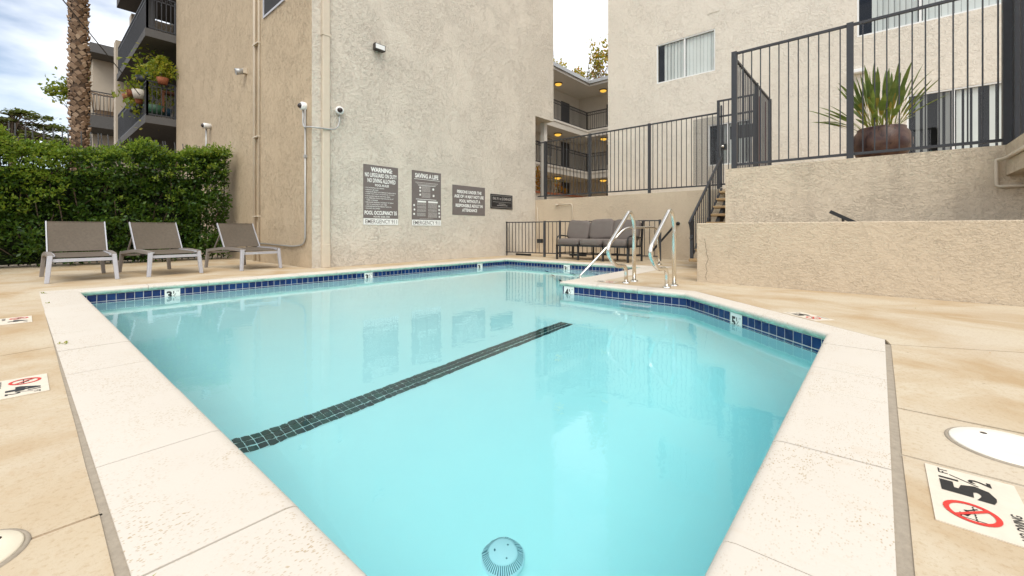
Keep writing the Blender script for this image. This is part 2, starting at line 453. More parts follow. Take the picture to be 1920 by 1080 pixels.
class B:
    """collects vertices and faces in world coordinates, then becomes ONE mesh object"""
    def __init__(s):
        s.v, s.f, s.mi, s.cur, s.sm = [], [], [], 0, []
        s.smooth = False
    def add(s, vs, fs):
        k = len(s.v)
        s.v += [tuple(x) for x in vs]
        for f in fs:
            s.f.append(tuple(i + k for i in f)); s.mi.append(s.cur); s.sm.append(s.smooth)
        return s
    def box(s, x0, x1, y0, y1, z0, z1):
        x0, x1 = min(x0, x1), max(x0, x1); y0, y1 = min(y0, y1), max(y0, y1); z0, z1 = min(z0, z1), max(z0, z1)
        vs = [(x, y, z) for z in (z0, z1) for y in (y0, y1) for x in (x0, x1)]
        return s.add(vs, [(0, 2, 3, 1), (4, 5, 7, 6), (0, 1, 5, 4), (2, 6, 7, 3), (0, 4, 6, 2), (1, 3, 7, 5)])
    def bar(s, p, q, w, h=None, up=(0, 0, 1)):
        """square bar from p to q"""
        h = h or w
        p, q, up = Vector(p), Vector(q), Vector(up)
        d = (q - p).normalized()
        if abs(d.dot(up)) > 0.98:
            up = Vector((1, 0, 0))
        a = d.cross(up).normalized()
        b = a.cross(d).normalized()
        vs = [c + a * (i * w / 2) + b * (j * h / 2) for c in (p, q) for j in (-1, 1) for i in (-1, 1)]
        return s.add(vs, [(0, 2, 3, 1), (4, 5, 7, 6), (0, 1, 5, 4), (2, 6, 7, 3), (0, 4, 6, 2), (1, 3, 7, 5)])
    def prism(s, poly, z0, z1):
        n = len(poly)
        a = sum(poly[i][0] * poly[(i + 1) % n][1] - poly[(i + 1) % n][0] * poly[i][1] for i in range(n))
        if a < 0:
            poly = poly[::-1]
        vs = [(x, y, z0) for x, y in poly] + [(x, y, z1) for x, y in poly]
        fs = [tuple(range(n - 1, -1, -1)), tuple(range(n, 2 * n))]
        fs += [(i, (i + 1) % n, n + (i + 1) % n, n + i) for i in range(n)]
        return s.add(vs, fs)
    def tube(s, pts, r, n=10, cap=True):
        pts = [Vector(p) for p in pts]
        rs = r if hasattr(r, '__len__') else [r] * len(pts)
        d0 = (pts[1] - pts[0]).normalized()
        a = d0.orthogonal().normalized()
        old, s.smooth = s.smooth, True
        vs = []
        for i, p in enumerate(pts):
            t = (pts[min(i + 1, len(pts) - 1)] - pts[max(i - 1, 0)]).normalized()
            a = (a - t * a.dot(t)).normalized()
            b = t.cross(a)
            vs += [p + (a * math.cos(2 * math.pi * k / n) + b * math.sin(2 * math.pi * k / n)) * rs[i] for k in range(n)]
        fs = [(i * n + k, i * n + (k + 1) % n, (i + 1) * n + (k + 1) % n, (i + 1) * n + k) for i in range(len(pts) - 1) for k in range(n)]
        s.add(vs, fs)
        s.smooth = False
        if cap:
            k = len(s.v) - len(vs)
            m = len(pts)
            s.f.append(tuple(k + i for i in range(n - 1, -1, -1))); s.mi.append(s.cur); s.sm.append(False)
            s.f.append(tuple(k + (m - 1) * n + i for i in range(n))); s.mi.append(s.cur); s.sm.append(False)
        s.smooth = old
        return s
    def lathe(s, c, prof, n=24, axis=(0, 0, 1)):
        ax = Vector(axis).normalized()
        a = ax.orthogonal().normalized(); b = ax.cross(a)
        c = Vector(c)
        vs = [c + ax * z + (a * math.cos(2 * math.pi * k / n) + b * math.sin(2 * math.pi * k / n)) * max(r, 1e-4) for r, z in prof for k in range(n)]
        old, s.smooth = s.smooth, True
        s.add(vs, [(i * n + k, i * n + (k + 1) % n, (i + 1) * n + (k + 1) % n, (i + 1) * n + k) for i in range(len(prof) - 1) for k in range(n)])
        s.smooth = old
        return s
    def pillow(s, c, size, mat3=None, e=0.35, nu=20, nv=12, puff=0.0, seed=0):
        """soft rounded box"""
        rr = random.Random(seed)
        ph = [rr.uniform(0, 6) for _ in range(4)]
        c = Vector(c)
        def sg(x, p):
            return math.copysign(abs(x) ** p, x)
        vs = []
        for j in range(nv + 1):
            la = -math.pi / 2 + math.pi * j / nv
            for i in range(nu):
                lo = 2 * math.pi * i / nu
                x = sg(math.cos(la), e) * sg(math.cos(lo), e)
                y = sg(math.cos(la), e) * sg(math.sin(lo), e)
                z = sg(math.sin(la), e)
                k = 1 + puff * (math.sin(5 * x + ph[0]) * math.sin(4 * y + ph[1]) + 0.6 * math.sin(9 * x + 7 * z + ph[2]))
                p = Vector((x * size[0] / 2 * (1 + 0.02 * k), y * size[1] / 2, z * size[2] / 2 * k))
                vs.append(c + (mat3 @ p if mat3 else p))
        old, s.smooth = s.smooth, True
        s.add(vs, [(j * nu + i, j * nu + (i + 1) % nu, (j + 1) * nu + (i + 1) % nu, (j + 1) * nu + i) for j in range(nv) for i in range(nu)])
        s.smooth = old
        return s
    def mesh(s, name, mats, origin=(0, 0, 0)):
        me = bpy.data.meshes.new(name)
        o = Vector(origin)
        me.from_pydata([(x - o.x, y - o.y, z - o.z) for x, y, z in s.v], [], s.f)
        for m in (mats if isinstance(mats, (list, tuple)) else [mats]):
            me.materials.append(m)
        me.polygons.foreach_set('material_index', s.mi)
        me.polygons.foreach_set('use_smooth', s.sm)
        me.update()
        return me
    def build(s, name, mats, parent=None, label=None, cat=None, group=None, kind=None, origin=None, bevel=0.0):
        if origin is None:
            origin = wpos(parent) if parent is not None else (0, 0, 0)
        me = s.mesh(name, mats, origin)
        if bevel:
            bm = bmesh.new(); bm.from_mesh(me)
            bmesh.ops.bevel(bm, geom=list(bm.edges), offset=bevel, segments=1, affect='EDGES', clamp_overlap=True)
            bm.to_mesh(me); bm.free()
        o = bpy.data.objects.new(name, me)
        COL.objects.link(o)
        if parent is not None:
            o.parent = parent
        o.location = Vector(origin) - (wpos(parent) if parent is not None else Vector((0, 0, 0)))
        return tag(o, label, cat, group, kind)

def fillet(pts, r, n=6):
    pts = [Vector(p) for p in pts]
    out = [pts[0]]
    for i in range(1, len(pts) - 1):
        a, b, c = pts[i - 1], pts[i], pts[i + 1]
        ra = min(r, (a - b).length * 0.48, (c - b).length * 0.48)
        p, q = b + (a - b).normalized() * ra, b + (c - b).normalized() * ra
        for k in range(n + 1):
            t = k / n
            out.append(p * (1 - t) ** 2 + b * 2 * t * (1 - t) + q * t * t)
    out.append(pts[-1])
    return out

_tc = {}
def text_geo(s, bold=0.0):
    key = (s, bold)
    if key not in _tc:
        cu = bpy.data.curves.new('lettering', 'FONT')
        cu.body = s
        cu.size = 1.0
        cu.offset = bold
        cu.resolution_u = 2
        ob = bpy.data.objects.new('lettering_source', cu)
        COL.objects.link(ob)
        dg = bpy.context.evaluated_depsgraph_get()
        me = bpy.data.meshes.new_from_object(ob.evaluated_get(dg))
        vs = [tuple(v.co) for v in me.vertices]
        fs = [tuple(p.vertices) for p in me.polygons]
        bpy.data.objects.remove(ob)
        bpy.data.meshes.remove(me)
        bpy.data.curves.remove(cu)
        xs = [v[0] for v in vs]; ys = [v[1] for v in vs]
        _tc[key] = (vs, fs, min(xs), max(xs), min(ys), max(ys))
    return _tc[key]
class Flat:
    """a flat print in its own plane: origin o, right r, up u"""
    def __init__(s, o, r, u):
        s.o, s.r, s.u = Vector(o), Vector(r).normalized(), Vector(u).normalized()
        s.n = s.r.cross(s.u)
        s.b = B()
    def P(s, x, y, h=0.0):
        return s.o + s.r * x + s.u * y + s.n * h
    def text(s, t, x0, x1, y0, y1, h=0.003, bold=0.02):
        vs, fs, a, b, c, d = text_geo(t, bold)
        s.b.add([s.P(x0 + (v[0] - a) / (b - a) * (x1 - x0), y0 + (v[1] - c) / max(d - c, 1e-6) * (y1 - y0), h) for v in vs], fs)
        return s
    def rect(s, x0, x1, y0, y1, h=0.003):
        s.b.add([s.P(x0, y0, h), s.P(x1, y0, h), s.P(x1, y1, h), s.P(x0, y1, h)], [(0, 1, 2, 3)])
        return s
    def slab(s, x0, x1, y0, y1, h0, h1):
        vs = [s.P(x, y, z) for z in (h0, h1) for y in (y0, y1) for x in (x0, x1)]
        s.b.add(vs, [(0, 2, 3, 1), (4, 5, 7, 6), (0, 1, 5, 4), (2, 6, 7, 3), (0, 4, 6, 2), (1, 3, 7, 5)])
        return s
    def line(s, pts, w, h=0.003):
        for (xa, ya), (xb, yb) in zip(pts[:-1], pts[1:]):
            dx, dy = xb - xa, yb - ya
            L = math.hypot(dx, dy) or 1
            nx, ny = -dy / L * w / 2, dx / L * w / 2
            s.b.add([s.P(xa + nx, ya + ny, h), s.P(xa - nx, ya - ny, h), s.P(xb - nx, yb - ny, h), s.P(xb + nx, yb + ny, h)], [(0, 1, 2, 3)])
        return s
    def ring(s, cx, cy, r0, r1, h=0.003, n=28):
        vs = []
        for k in range(n):
            c, d = math.cos(2 * math.pi * k / n), math.sin(2 * math.pi * k / n)
            vs += [s.P(cx + r0 * c, cy + r0 * d, h), s.P(cx + r1 * c, cy + r1 * d, h)]
        s.b.add(vs, [(2 * k, 2 * k + 1, (2 * k + 3) % (2 * n), (2 * k + 2) % (2 * n)) for k in range(n)])
        return s

def leaves_mesh(name, mat, pts, size, aspect=0.45, nrm=None, flat=0.0, fold=0.25):
    """many small folded leaves; pts (n,3); size scalar or (n,); nrm optional preferred direction of growth (n,3)"""
    n = len(pts)
    size = np.broadcast_to(np.asarray(size, float), (n,))[:, None]
    d = rng.normal(size=(n, 3))
    if nrm is not None:
        d = d * 0.7 + nrm
    d[:, 2] *= (1 - flat)
    d /= np.linalg.norm(d, axis=1, keepdims=True) + 1e-9
    e = rng.normal(size=(n, 3))
    if flat:
        e[:, 2] *= (1 - flat)
    e -= (e * d).sum(1, keepdims=True) * d
    e /= np.linalg.norm(e, axis=1, keepdims=True) + 1e-9
    c = np.cross(d, e)
    tip = pts + d * size
    mid = pts + d * size * 0.5
    a = mid + e * size * aspect * 0.5 + c * size * fold * 0.3
    b = mid - e * size * aspect * 0.5 + c * size * fold * 0.3
    v = np.stack([pts, a, tip, b], 1).reshape(-1, 3)
    i = np.arange(n)[:, None] * 4
    tri = np.concatenate([i + np.array([[0, 1, 2]]), i + np.array([[0, 2, 3]])], 1).reshape(-1, 3)
    me = bpy.data.meshes.new(name)
    me.vertices.add(len(v)); me.vertices.foreach_set('co', v.ravel())
    me.loops.add(tri.size); me.loops.foreach_set('vertex_index', tri.ravel().astype(np.int32))
    me.polygons.add(len(tri)); me.polygons.foreach_set('loop_start', np.arange(0, tri.size, 3).astype(np.int32))
    me.materials.append(mat)
    me.update(calc_edges=True)
    me.validate()
    return me
def leaves(name, mat, pts, size, parent=None, kind=None, **k):
    o = wpos(parent) if parent is not None else Vector((0, 0, 0))
    me = leaves_mesh(name, mat, np.asarray(pts) - np.array(o), size, **k)
    ob = link(name, me, parent)
    return tag(ob, kind=kind)

def offset_poly(poly, ds):
    """move each edge i (poly[i]->poly[i+1]) outwards by ds[i]; CCW polygon"""
    n = len(poly)
    if not hasattr(ds, '__len__'):
        ds = [ds] * n
    lines = []
    for i in range(n):
        p, q = Vector(poly[i]), Vector(poly[(i + 1) % n])
        d = (q - p).normalized()
        nn = Vector((d.y, -d.x))
        lines.append((p + nn * ds[i], d))
    out = []
    for i in range(n):
        (p, d), (q, e) = lines[i - 1], lines[i]
        den = d.x * e.y - d.y * e.x
        if abs(den) < 1e-6:
            out.append((q.x, q.y))
        else:
            w = q - p
            t = (w.x * e.y - w.y * e.x) / den
            out.append((p.x + d.x * t, p.y + d.y * t))
    return out

# ================================================================== SETTING: ground, deck, pool
POOL = [(0.54, 0.315), (4.125, 0.315), (5.53, 1.88), (5.53, 3.80), (9.02, 3.93), (8.93, 7.93), (0.50, 7.985)]
WID = [0.345, 0.24, 0.28, 0.50, 0.30, 0.30, 0.37]
OUT = offset_poly(POOL, WID)
WATER_Z = -0.182

def ground():
    bm = bmesh.new()
    L = 400
    big = [bm.verts.new(p) for p in ((-L, -L, -0.022), (L, -L, -0.022), (L, L, -0.022), (-L, L, -0.022))]
    hole = [bm.verts.new((x, y, -0.022)) for x, y in OUT]
    ed = [bm.edges.new((r[i], r[(i + 1) % len(r)])) for r in (big, hole) for i in range(len(r))]
    bmesh.ops.triangle_fill(bm, use_beauty=True, use_dissolve=False, edges=ed)
    cut = [f for f in bm.faces if all(v in hole for v in f.verts) and _inside(f.calc_center_median(), OUT)]
    bmesh.ops.delete(bm, geom=cut, context='FACES')
    for f in bm.faces:
        if f.normal.z < 0:
            f.normal_flip()
    me = bpy.data.meshes.new('ground')
    bm.to_mesh(me); bm.free()
    me.materials.append(M['ground'])
    tag(link('ground', me), kind='structure')
def _inside(p, poly):
    c = False
    n = len(poly)
    for i in range(n):
        (x0, y0), (x1, y1) = poly[i], poly[i - 1]
        if (y0 > p[1]) != (y1 > p[1]) and p[0] < (x1 - x0) * (p[1] - y0) / (y1 - y0) + x0:
            c = not c
    return c
ground()

deck = empty('pool_deck', (0, 0, 0), kind='structure')
Oa, Ob, Oc, Od, Oe, Of, Og = OUT
SL, SRt = Oa[0] - 0.024, Oa[1] - 0.025        # outer sides of the two filler strips
slabs = [
    [(-4, -4), (SL, -4), (SL, 1.664), (-4, 1.685)],
    [(-4, 1.685), (SL, 1.664), (SL, 4.30), (-4, 3.2)],
    [(-4, 3.2), (SL, 4.30), (SL, 8.29), (-4, 8.29)],
    [(-4, 8.29), (4.3, Og[1] - 0.015), (4.3, 9.05), (3.995, 9.05), (3.995, 16.5), (-4, 16.5)],
    [(4.3, Og[1] - 0.015), (Of[0], Of[1]), (10.0, 8.24), (11.69, 8.24), (11.69, 9.05), (4.3, 9.05)],
    [Of, Oe, (9.5, 3.45), (11.69, 3.45), (11.69, 8.24), (10.0, 8.24)],
    [Oc, (6.9, 1.52), (11.69, 1.52), (11.69, 3.45), (9.5, 3.45), Oe, Od],
    [(3.985, SRt), (5.85, -4), (6.9, -4), (6.9, 1.52), Oc, Ob],
    [(2.583, -4), (5.85, -4), (3.985, SRt), (2.583, SRt)],
    [(2.055, -4), (2.583, -4), (2.583, SRt), (2.055, SRt)],
    [(SL, -4), (2.055, -4), (2.055, SRt), (SL, SRt)],
]
for k, poly in enumerate(slabs):
    n = len(poly)
    a = sum(poly[i][0] * poly[(i + 1) % n][1] - poly[(i + 1) % n][0] * poly[i][1] for i in range(n))
    if a < 0:
        poly = poly[::-1]
    poly = offset_poly(poly, -0.0065)
    # wobble the long edges a little so that the joints are not ruled lines
    pts = []
    for i in range(n):
        p, q = Vector(poly[i]), Vector(poly[(i + 1) % n])
        m = max(1, int((q - p).length / 0.35))
        nn = Vector(((q - p).y, -(q - p).x)).normalized()
        for j in range(m):
            w = 0 if j == 0 else random.uniform(-0.0035, 0.0015)
            pp = p.lerp(q, j / m) + nn * w
            pts.append((pp.x, pp.y))
    B().prism(pts, -0.021, random.uniform(-0.001, 0.0)).build('deck_slab', M['deck'], deck)

def strip(pts, w0, w1, z):
    b = B()
    L, Rr = [], []
    for i, (p, q) in enumerate(zip(pts[:-1], pts[1:])):
        p, q = Vector(p), Vector(q)
        d = (q - p).normalized(); nn = Vector((d.y, -d.x))
        m = int((q - p).length / 0.08)
        for j in range(m + 1):
            c = p.lerp(q, j / m)
            a0 = c + nn * (w0 + random.uniform(-0.003, 0.003)); a1 = c + nn * (w1 + random.uniform(-0.004, 0.005))
            L.append((a0.x, a0.y, z)); Rr.append((a1.x, a1.y, z))
    n = len(L)
    b.add(L + Rr, [(i, i + 1, n + i + 1, n + i) if w0 < w1 else (i, n + i, n + i + 1, i + 1) for i in range(n - 1)])
    return b
strip([(Oa[0], 8.2), (Oa[0], Oa[1])], 0.046, -0.012, -0.004).build('joint_filler', M['filler'], deck)
strip([(Oa[0], Oa[1]), (3.99, Oa[1])], 0.046, -0.012, -0.004).build('joint_filler', M['filler'], deck)
strip([(2.055, SRt), (2.04, -2.2)], -0.012, 0.012, -0.003).build('joint_filler', M['filler'], deck)
strip([(-2.2, 1.68), (SL, 1.664)], -0.008, 0.008, -0.004).build('joint_filler', M['mortar'], deck)

# ---- the pool: shell, coping stones, tiles
pool = empty('swimming_pool', (4.5, 4.0, 0), kind='structure')
def zf(y):
    return -1.2 - (3.1 - y) * 0.19 if y < 3.1 else -1.2 + (y - 3.1) * 0.045
COVE = 0.60
def shell():
    base = []
    n = len(POOL)
    for i in range(n):
        p, q = POOL[i], POOL[(i + 1) % n]
        base.append(p)
        if (p[1] - 3.1) * (q[1] - 3.1) < 0:
            t = (3.1 - p[1]) / (q[1] - p[1])
            base.append((p[0] + (q[0] - p[0]) * t, 3.1))
    m = len(base)
    b = B()
    rings = []
    for off, z in ((0.036, -0.06), (0.036, -0.272), (0.030, -0.274)):
        rings.append([(x, y, z) for x, y in offset_poly(base, off)])
    r = COVE
    for k in range(0, 7):
        t = k / 6 * math.pi / 2
        po = offset_poly(base, 0.030 - r * (1 - math.cos(t)))
        rings.append([(x, y, zf(y) + r * (1 - math.sin(t))) for x, y in po])
    vs = [p for rg in rings for p in rg]
    b.add(vs, [])
    for j in range(len(rings) - 1):
        for i in range(m):
            b.f.append((j * m + i, j * m + (i + 1) % m, (j + 1) * m + (i + 1) % m, (j + 1) * m + i)[::-1])
            b.mi.append(1 if j < 1 else 0); b.sm.append(j >= 3)
    o = b.build('pool_shell', [M['plaster'], M['grout']], pool)
    # floor
    bm = bmesh.new()
    vv = [bm.verts.new((x, y, 0)) for x, y, z in rings[-1]]
    bm.faces.new(vv)
    bmesh.ops.triangulate(bm, faces=list(bm.faces))
    bmesh.ops.bisect_plane(bm, geom=list(bm.verts) + list(bm.edges) + list(bm.faces), plane_co=(0, 3.1, 0), plane_no=(0, 1, 0))
    for v in bm.verts:
        v.co.z = zf(v.co.y)
    me = bpy.data.meshes.new('pool_floor')
    po = wpos(pool)
    for v in bm.verts:
        v.co -= po
    bm.to_mesh(me); bm.free()
    me.materials.append(M['plaster'])
    link('pool_floor', me, pool)
shell()

PROF = [(1.0, -0.066), (0.0, -0.066, 0.016), (0.0, -0.058, 0.005), (0.0, -0.040, 0.0), (0.0, -0.022, 0.001), (0.0, -0.010, 0.008), (0.0, -0.003, 0.020), (0.0, 0.0, 0.040), (1.0, 0.0)]
def coping():
    n = len(POOL)
    for i in range(n):
        P, Q = Vector(POOL[i]), Vector(POOL[(i + 1) % n])
        PO, QO = Vector(OUT[i]), Vector(OUT[(i + 1) % n])
        L = (Q - P).length
        d = (Q - P) / L
        if i == 6:                                    # left side: joints read off the photograph
            ys = [6.22, 5.51, 4.81, 4.10, 3.405, 2.70, 1.994, 1.29, 0.72]
            cuts = [0.0] + [(P.y - y) for y in ys] + [L]
        elif i == 0:
            xs = [1.2, 1.9, 2.62, 3.03, 3.72]
            cuts = [0.0] + [x - P.x for x in xs] + [L]
        else:
            k = max(1, round(L / 0.7))
            cuts = [L * j / k for j in range(k + 1)]
        skew = {c_: (random.uniform(-0.022, 0.022) if 0 < c_ < L else 0.0) for c_ in cuts}
        for a, c in zip(cuts[:-1], cuts[1:]):
            b = B()
            loops = []
            gap = 0.0028
            a1 = a + (gap if a > 0 else 0.0008); c1 = c - (gap if c < L else 0.0008)
            dz = random.uniform(-0.0015, 0.0015)
            for t in (a1, c1):
                sk = skew[a] if t == a1 else skew[c]
                f = t / L
                pi = P.lerp(Q, f)
                # square ends except at the mitred corners
                first, last = (t == a1 and a == 0), (t == c1 and c == L)
                if first:
                    po = PO + d * (t - 0)
                elif last:
                    po = QO - d * (L - t)
                else:
                    w = WID[i]
                    po = pi + Vector((d.y, -d.x)) * w
                pi = pi + d * sk
                w = (po - pi)
                wl = w.length
                lp = []
                for pr in PROF:
                    if len(pr) == 2:
                        q = pi + w * pr[0]
                    else:
                        q = pi + w / wl * (pr[2] * wl / WID[i])
                    lp.append((q.x, q.y, pr[1] + (dz if pr[1] > -0.05 else 0)))
                loops.append(lp)
            m = len(PROF)
            b.smooth = True
            b.add(loops[0] + loops[1], [(k, k + 1, m + k + 1, m + k) for k in range(m - 1)])
            b.smooth = False
            b.f += [tuple(range(m - 1, -1, -1)), tuple(range(m, 2 * m)), (0, m, 2 * m - 1, m - 1)]
            b.mi += [0] * 3; b.sm += [False] * 3
            # fix orientation
            o = b.build('coping_stone', M['coping'], pool)
            bm = bmesh.new(); bm.from_mesh(o.data)
            bmesh.ops.recalc_face_normals(bm, faces=list(bm.faces))
            bm.to_mesh(o.data); bm.free()
            for p_ in o.data.polygons:
                p_.use_smooth = True
            o.data.set_sharp_from_angle(angle=R(32))
coping()
# mortar bed under the coping, so that the stone joints have a bottom
b = B()
n = len(POOL)
ia, ib = offset_poly(POOL, -(-0.02)), OUT
b.add([(x, y, -0.012) for x, y in ia] + [(x, y, -0.012) for x, y in ib], [(i, n + i, n + (i + 1) % n, (i + 1) % n) for i in range(n)])
b.build('mortar_bed', M['mortar'], pool)

tile_b = B().box(-0.0448, 0.0448, 0, 0.0035, -0.0448, 0.0448)
TILE = tile_b.mesh('tile', M['tile'])
bm = bmesh.new(); bm.from_mesh(TILE)
bmesh.ops.bevel(bm, geom=[e for e in bm.edges if all(v.co.y > 0.003 for v in e.verts)], offset=0.0012, segments=1, affect='EDGES')
bm.to_mesh(TILE); bm.free()
def tiles():
    T = offset_poly(POOL, 0.036)
    rest = B()
    n = len(T)
    for i in range(n):
        P, Q = Vector(T[i]), Vector(T[(i + 1) % n])
        L = (Q - P).length
        d = (Q - P) / L
        k = round(L / 0.0965)
        ang = math.atan2(d.y, d.x)
        for j in range(k):
            c = P + d * (L * (j + 0.5) / k)
            for row, z in ((0, -0.1205), (1, -0.2180)):
                if row == 0 and i in (1, 2, 4, 5):
                    o = link('tile', TILE, pool, (c.x, c.y, z), (random.gauss(0, 0.004), 0, ang + random.gauss(0, 0.006)))
                else:
                    nn = Vector((-d.y, d.x))
                    a0 = c - d * 0.0448; a1 = c + d * 0.0448
                    vs = [(a0.x, a0.y), (a1.x, a1.y), (a1.x + nn.x * 0.0035, a1.y + nn.y * 0.0035), (a0.x + nn.x * 0.0035, a0.y + nn.y * 0.0035)]
                    rest.prism(vs, z - 0.0448, z + 0.0448)
    rest.build('tile_rows', M['tile'], pool, kind='stuff')
tiles()
# lane line of small dark tiles along the slope break, 3 rows
lane_me = B().box(-0.0262, 0.0262, -0.0285, 0.0285, -0.004, 0.004).mesh('lane_tile', M['lane'])
cnt = 0
rest = B()
for j in range(70):
    for i in range(3):
        x, y = 0.62 + j * 0.0585, 3.045 + i * 0.0635
        if cnt < 297 and x < 4.9:
            dxc = max(0.0, 0.49 + COVE - x)
            link('lane_tile', lane_me, pool, (x, y, zf(y) + 0.006 + COVE - math.sqrt(max(COVE ** 2 - dxc ** 2, 0.01))), (0, math.asin(min(dxc / COVE, 0.98)), random.gauss(0, 0.01)))
        cnt += 1
# white recessed ladder steps in the wall below the grab rails
for z in (-0.42, -0.72, -1.02):
    B().box(5.44, 5.62, 2.32, 2.74, z - 0.025, z + 0.01).build('ladder_step', M['step_white'], pool)
# three corner entry steps with dark nosing tiles
for c, z in ((2.30, -0.72), (2.98, -0.50), (3.66, -0.33)):
    y0, x1 = 3.92, 8.96
    st = B().prism([(c + y0, y0), (x1, y0), (x1, x1 - c)], zf(6) - 0.1, z).build('entry_step', M['plaster'], pool)
    nb = B()
    for a, bb in ((0.28, 0.46), (0.62, 0.72), (0.86, 0.95)) if c < 2.5 else ((0.3, 0.44), (0.66, 0.76)):
        p = Vector((c + y0, y0)).lerp(Vector((x1, x1 - c)), a); q = Vector((c + y0, y0)).lerp(Vector((x1, x1 - c)), bb)
        nn = Vector((0.035, -0.035))
        nb.prism([tuple(p), tuple(q), tuple(q + nn), tuple(p + nn)], z, z + 0.005)
    nb.build('nosing_tile', M['lane'], st)

# main drain: domed grille with radial slots
dz = zf(1.5)
dr = empty('floor_drain', (1.665, 1.505, dz), 'pale blue round ribbed drain cover on the pool floor', 'drain')
c0 = Vector((1.665, 1.505, dz))
B().lathe(c0, [(0.118, 0.0), (0.118, 0.012), (0.112, 0.018), (0.074, 0.052)], 48).build('grille_rim', M['drain'], dr)
B().lathe(c0, [(0.074, 0.052), (0.070, 0.056), (0.0, 0.058)], 40).build('cap', M['drain'], dr)
sl = B()
for k in range(54):
    a = 2 * math.pi * k / 54
    e = Vector((math.cos(a), math.sin(a), 0)); t = Vector((-e.y, e.x, 0))
    p = c0 + e * 0.078 + Vector((0, 0, 0.0505)); q = c0 + e * 0.111 + Vector((0, 0, 0.0205))
    sl.add([p + t * 0.0018, p - t * 0.0018, q - t * 0.0026, q + t * 0.0026], [(0, 1, 2, 3)])
sl.build('slot', M['drain_dark'], dr, kind='stuff')
for k in range(3):
    a = 2.2 + 2.1 * k
    B().lathe(c0 + Vector((math.cos(a) * 0.045, math.sin(a) * 0.045, 0.0565)), [(0.005, 0.0), (0.0045, 0.003), (0.0, 0.0035)], 10).build('screw', M['drain_dark'], dr)

# water
wb = B()
wp = offset_poly(POOL, 0.0335)
wb.prism(wp, -1.95, WATER_Z)
# the sheet itself gets its own fine relief from the material; the body is closed for the absorption
wat = wb.build('pool_water', M['water'], kind='structure')

# ================================================================== depth markers on the tile band
def depth_marker(o, r, big, frac, label):
    t = empty('depth_marker', o, label, 'depth marker', 'depth markers on the tile band')
    f = Flat(o, r, (0, 0, 1))
    f.slab(0, 0.185, -0.195, 0, 0.0, 0.004)
    f.b.build('marker_tile', M['marker'], t)
    f = Flat(o, r, (0, 0, 1))
    f.text(big, 0.022, 0.088 if frac else 0.11, -0.150, -0.035, 0.0055, 0.045)
    if frac:
        f.text('1', 0.100, 0.112, -0.078, -0.038, 0.0055, 0.02)
        f.line([(0.098, -0.120), (0.135, -0.075)], 0.006, 0.0055)
        f.text('2', 0.122, 0.145, -0.150, -0.110, 0.0055, 0.01)
    f.text('FT', 0.142, 0.172, -0.055, -0.036, 0.0055, 0.0)
    f.b.build('lettering', M['black'], t)
FY = POOL[5][1] + 0.026
depth_marker((1.377, 7.98 + 0.028, -0.071), (1, -0.006, 0), '3', True, 'white depth tile reading three and a half nearest the left corner of the pool')
depth_marker((4.590, 7.962 + 0.025, -0.071), (1, -0.006, 0), '3', True, 'white depth tile reading three and a half below the warning signs')
depth_marker((7.800, 7.942 + 0.022, -0.071), (1, -0.006, 0), '3', False, 'white depth tile reading three on the signboard side near the far corner')
depth_marker((8.97 + 0.02, 6.055, -0.071), (0.0225, -1, 0), '3', True, 'white depth tile reading three and a half on the wall below the sofa')
depth_marker((5.53 + 0.026, 3.735, -0.071), (0, -1, 0), '4', True, 'white depth tile reading four and a half at the inner corner')
pq = at_plane(1370, 600, (4.125 + 0.02, 0.315 - 0.018), (5.53 + 0.02, 1.88 - 0.018))
dd = Vector((4.125 - 5.53, 0.315 - 1.88, 0)).normalized()
depth_marker((pq.x, pq.y, -0.071), dd, '5', True, 'white depth tile reading five and a half on the slanted wall')

# ================================================================== deck signs, lids, litter
def deck_sign(o, r, u, w, h, big, frac, label):
    t = empty('deck_sign', o, label, 'deck sign', 'no diving plaques set in the deck')
    f = Flat(o, r, u)
    f.slab(0, w, 0, h, 0.0, 0.0035)
    f.b.build('plaque', M['cream'], t)
    k = w / 0.374
    q = h / 0.20
    f = Flat(o, r, u)
    f.text(big, .195 * k, .285 * k, .055 * q, .172 * q, 0.0048, 0.06)
    if frac:
        f.text('1', .290 * k, .301 * k, .128 * q, .172 * q, 0.0048, 0.02)
        f.line([(.289 * k, .085 * q), (.328 * k, .145 * q)], 0.004, 0.0048)
        f.text('2', .305 * k, .335 * k, .055 * q, .105 * q, 0.0048, 0.02)
    f.text('FT', .328 * k, .362 * k, .148 * q, .170 * q, 0.0048, 0.01)
    f.text('NO DIVING', .03 * k, .165 * k, .018 * q, .040 * q, 0.0048, 0.015)
    cx, cyy, rr = .100 * k, .120 * q, 0.058
    wv = [(cx - rr * .7 + rr * .1 * i, cyy - rr * .12 + (rr * .05 if i % 2 else 0)) for i in range(15)]
    f.line(wv, 0.0028, 0.0042)
    f.line([(cx - rr * .62, cyy + rr * .42), (cx - rr * .62, cyy - rr * .5)], 0.0032, 0.0042)
    f.line([(cx - rr * .62, cyy + rr * .42), (cx - rr * .2, cyy + rr * .42)], 0.0032, 0.0042)
    f.line([(cx - rr * .45, cyy + rr * .25), (cx - rr * .1, cyy + rr * .10), (cx + rr * .15, cyy + rr * .22)], 0.008, 0.0044)
    f.line([(cx + rr * .1, cyy + rr * .15), (cx + rr * .55, cyy - rr * .25)], 0.0045, 0.0044)
    f.b.build('lettering', M['black'], t)
    f = Flat(o, r, u)
    f.ring(cx, cyy, rr * 0.78, rr, 0.0052)
    f.line([(cx - rr * 0.6, cyy + rr * 0.6), (cx + rr * 0.6, cyy - rr * 0.6)], rr * 0.17, 0.0056)
    f.b.build('no_diving_symbol', M['red'], t)
deck_sign((1.650, -0.317, 0.0), (1, 0.0, 0), (0, 1, 0), 0.374, 0.20, '5', True, 'cream no diving plaque reading five and a half by the right edge strip')
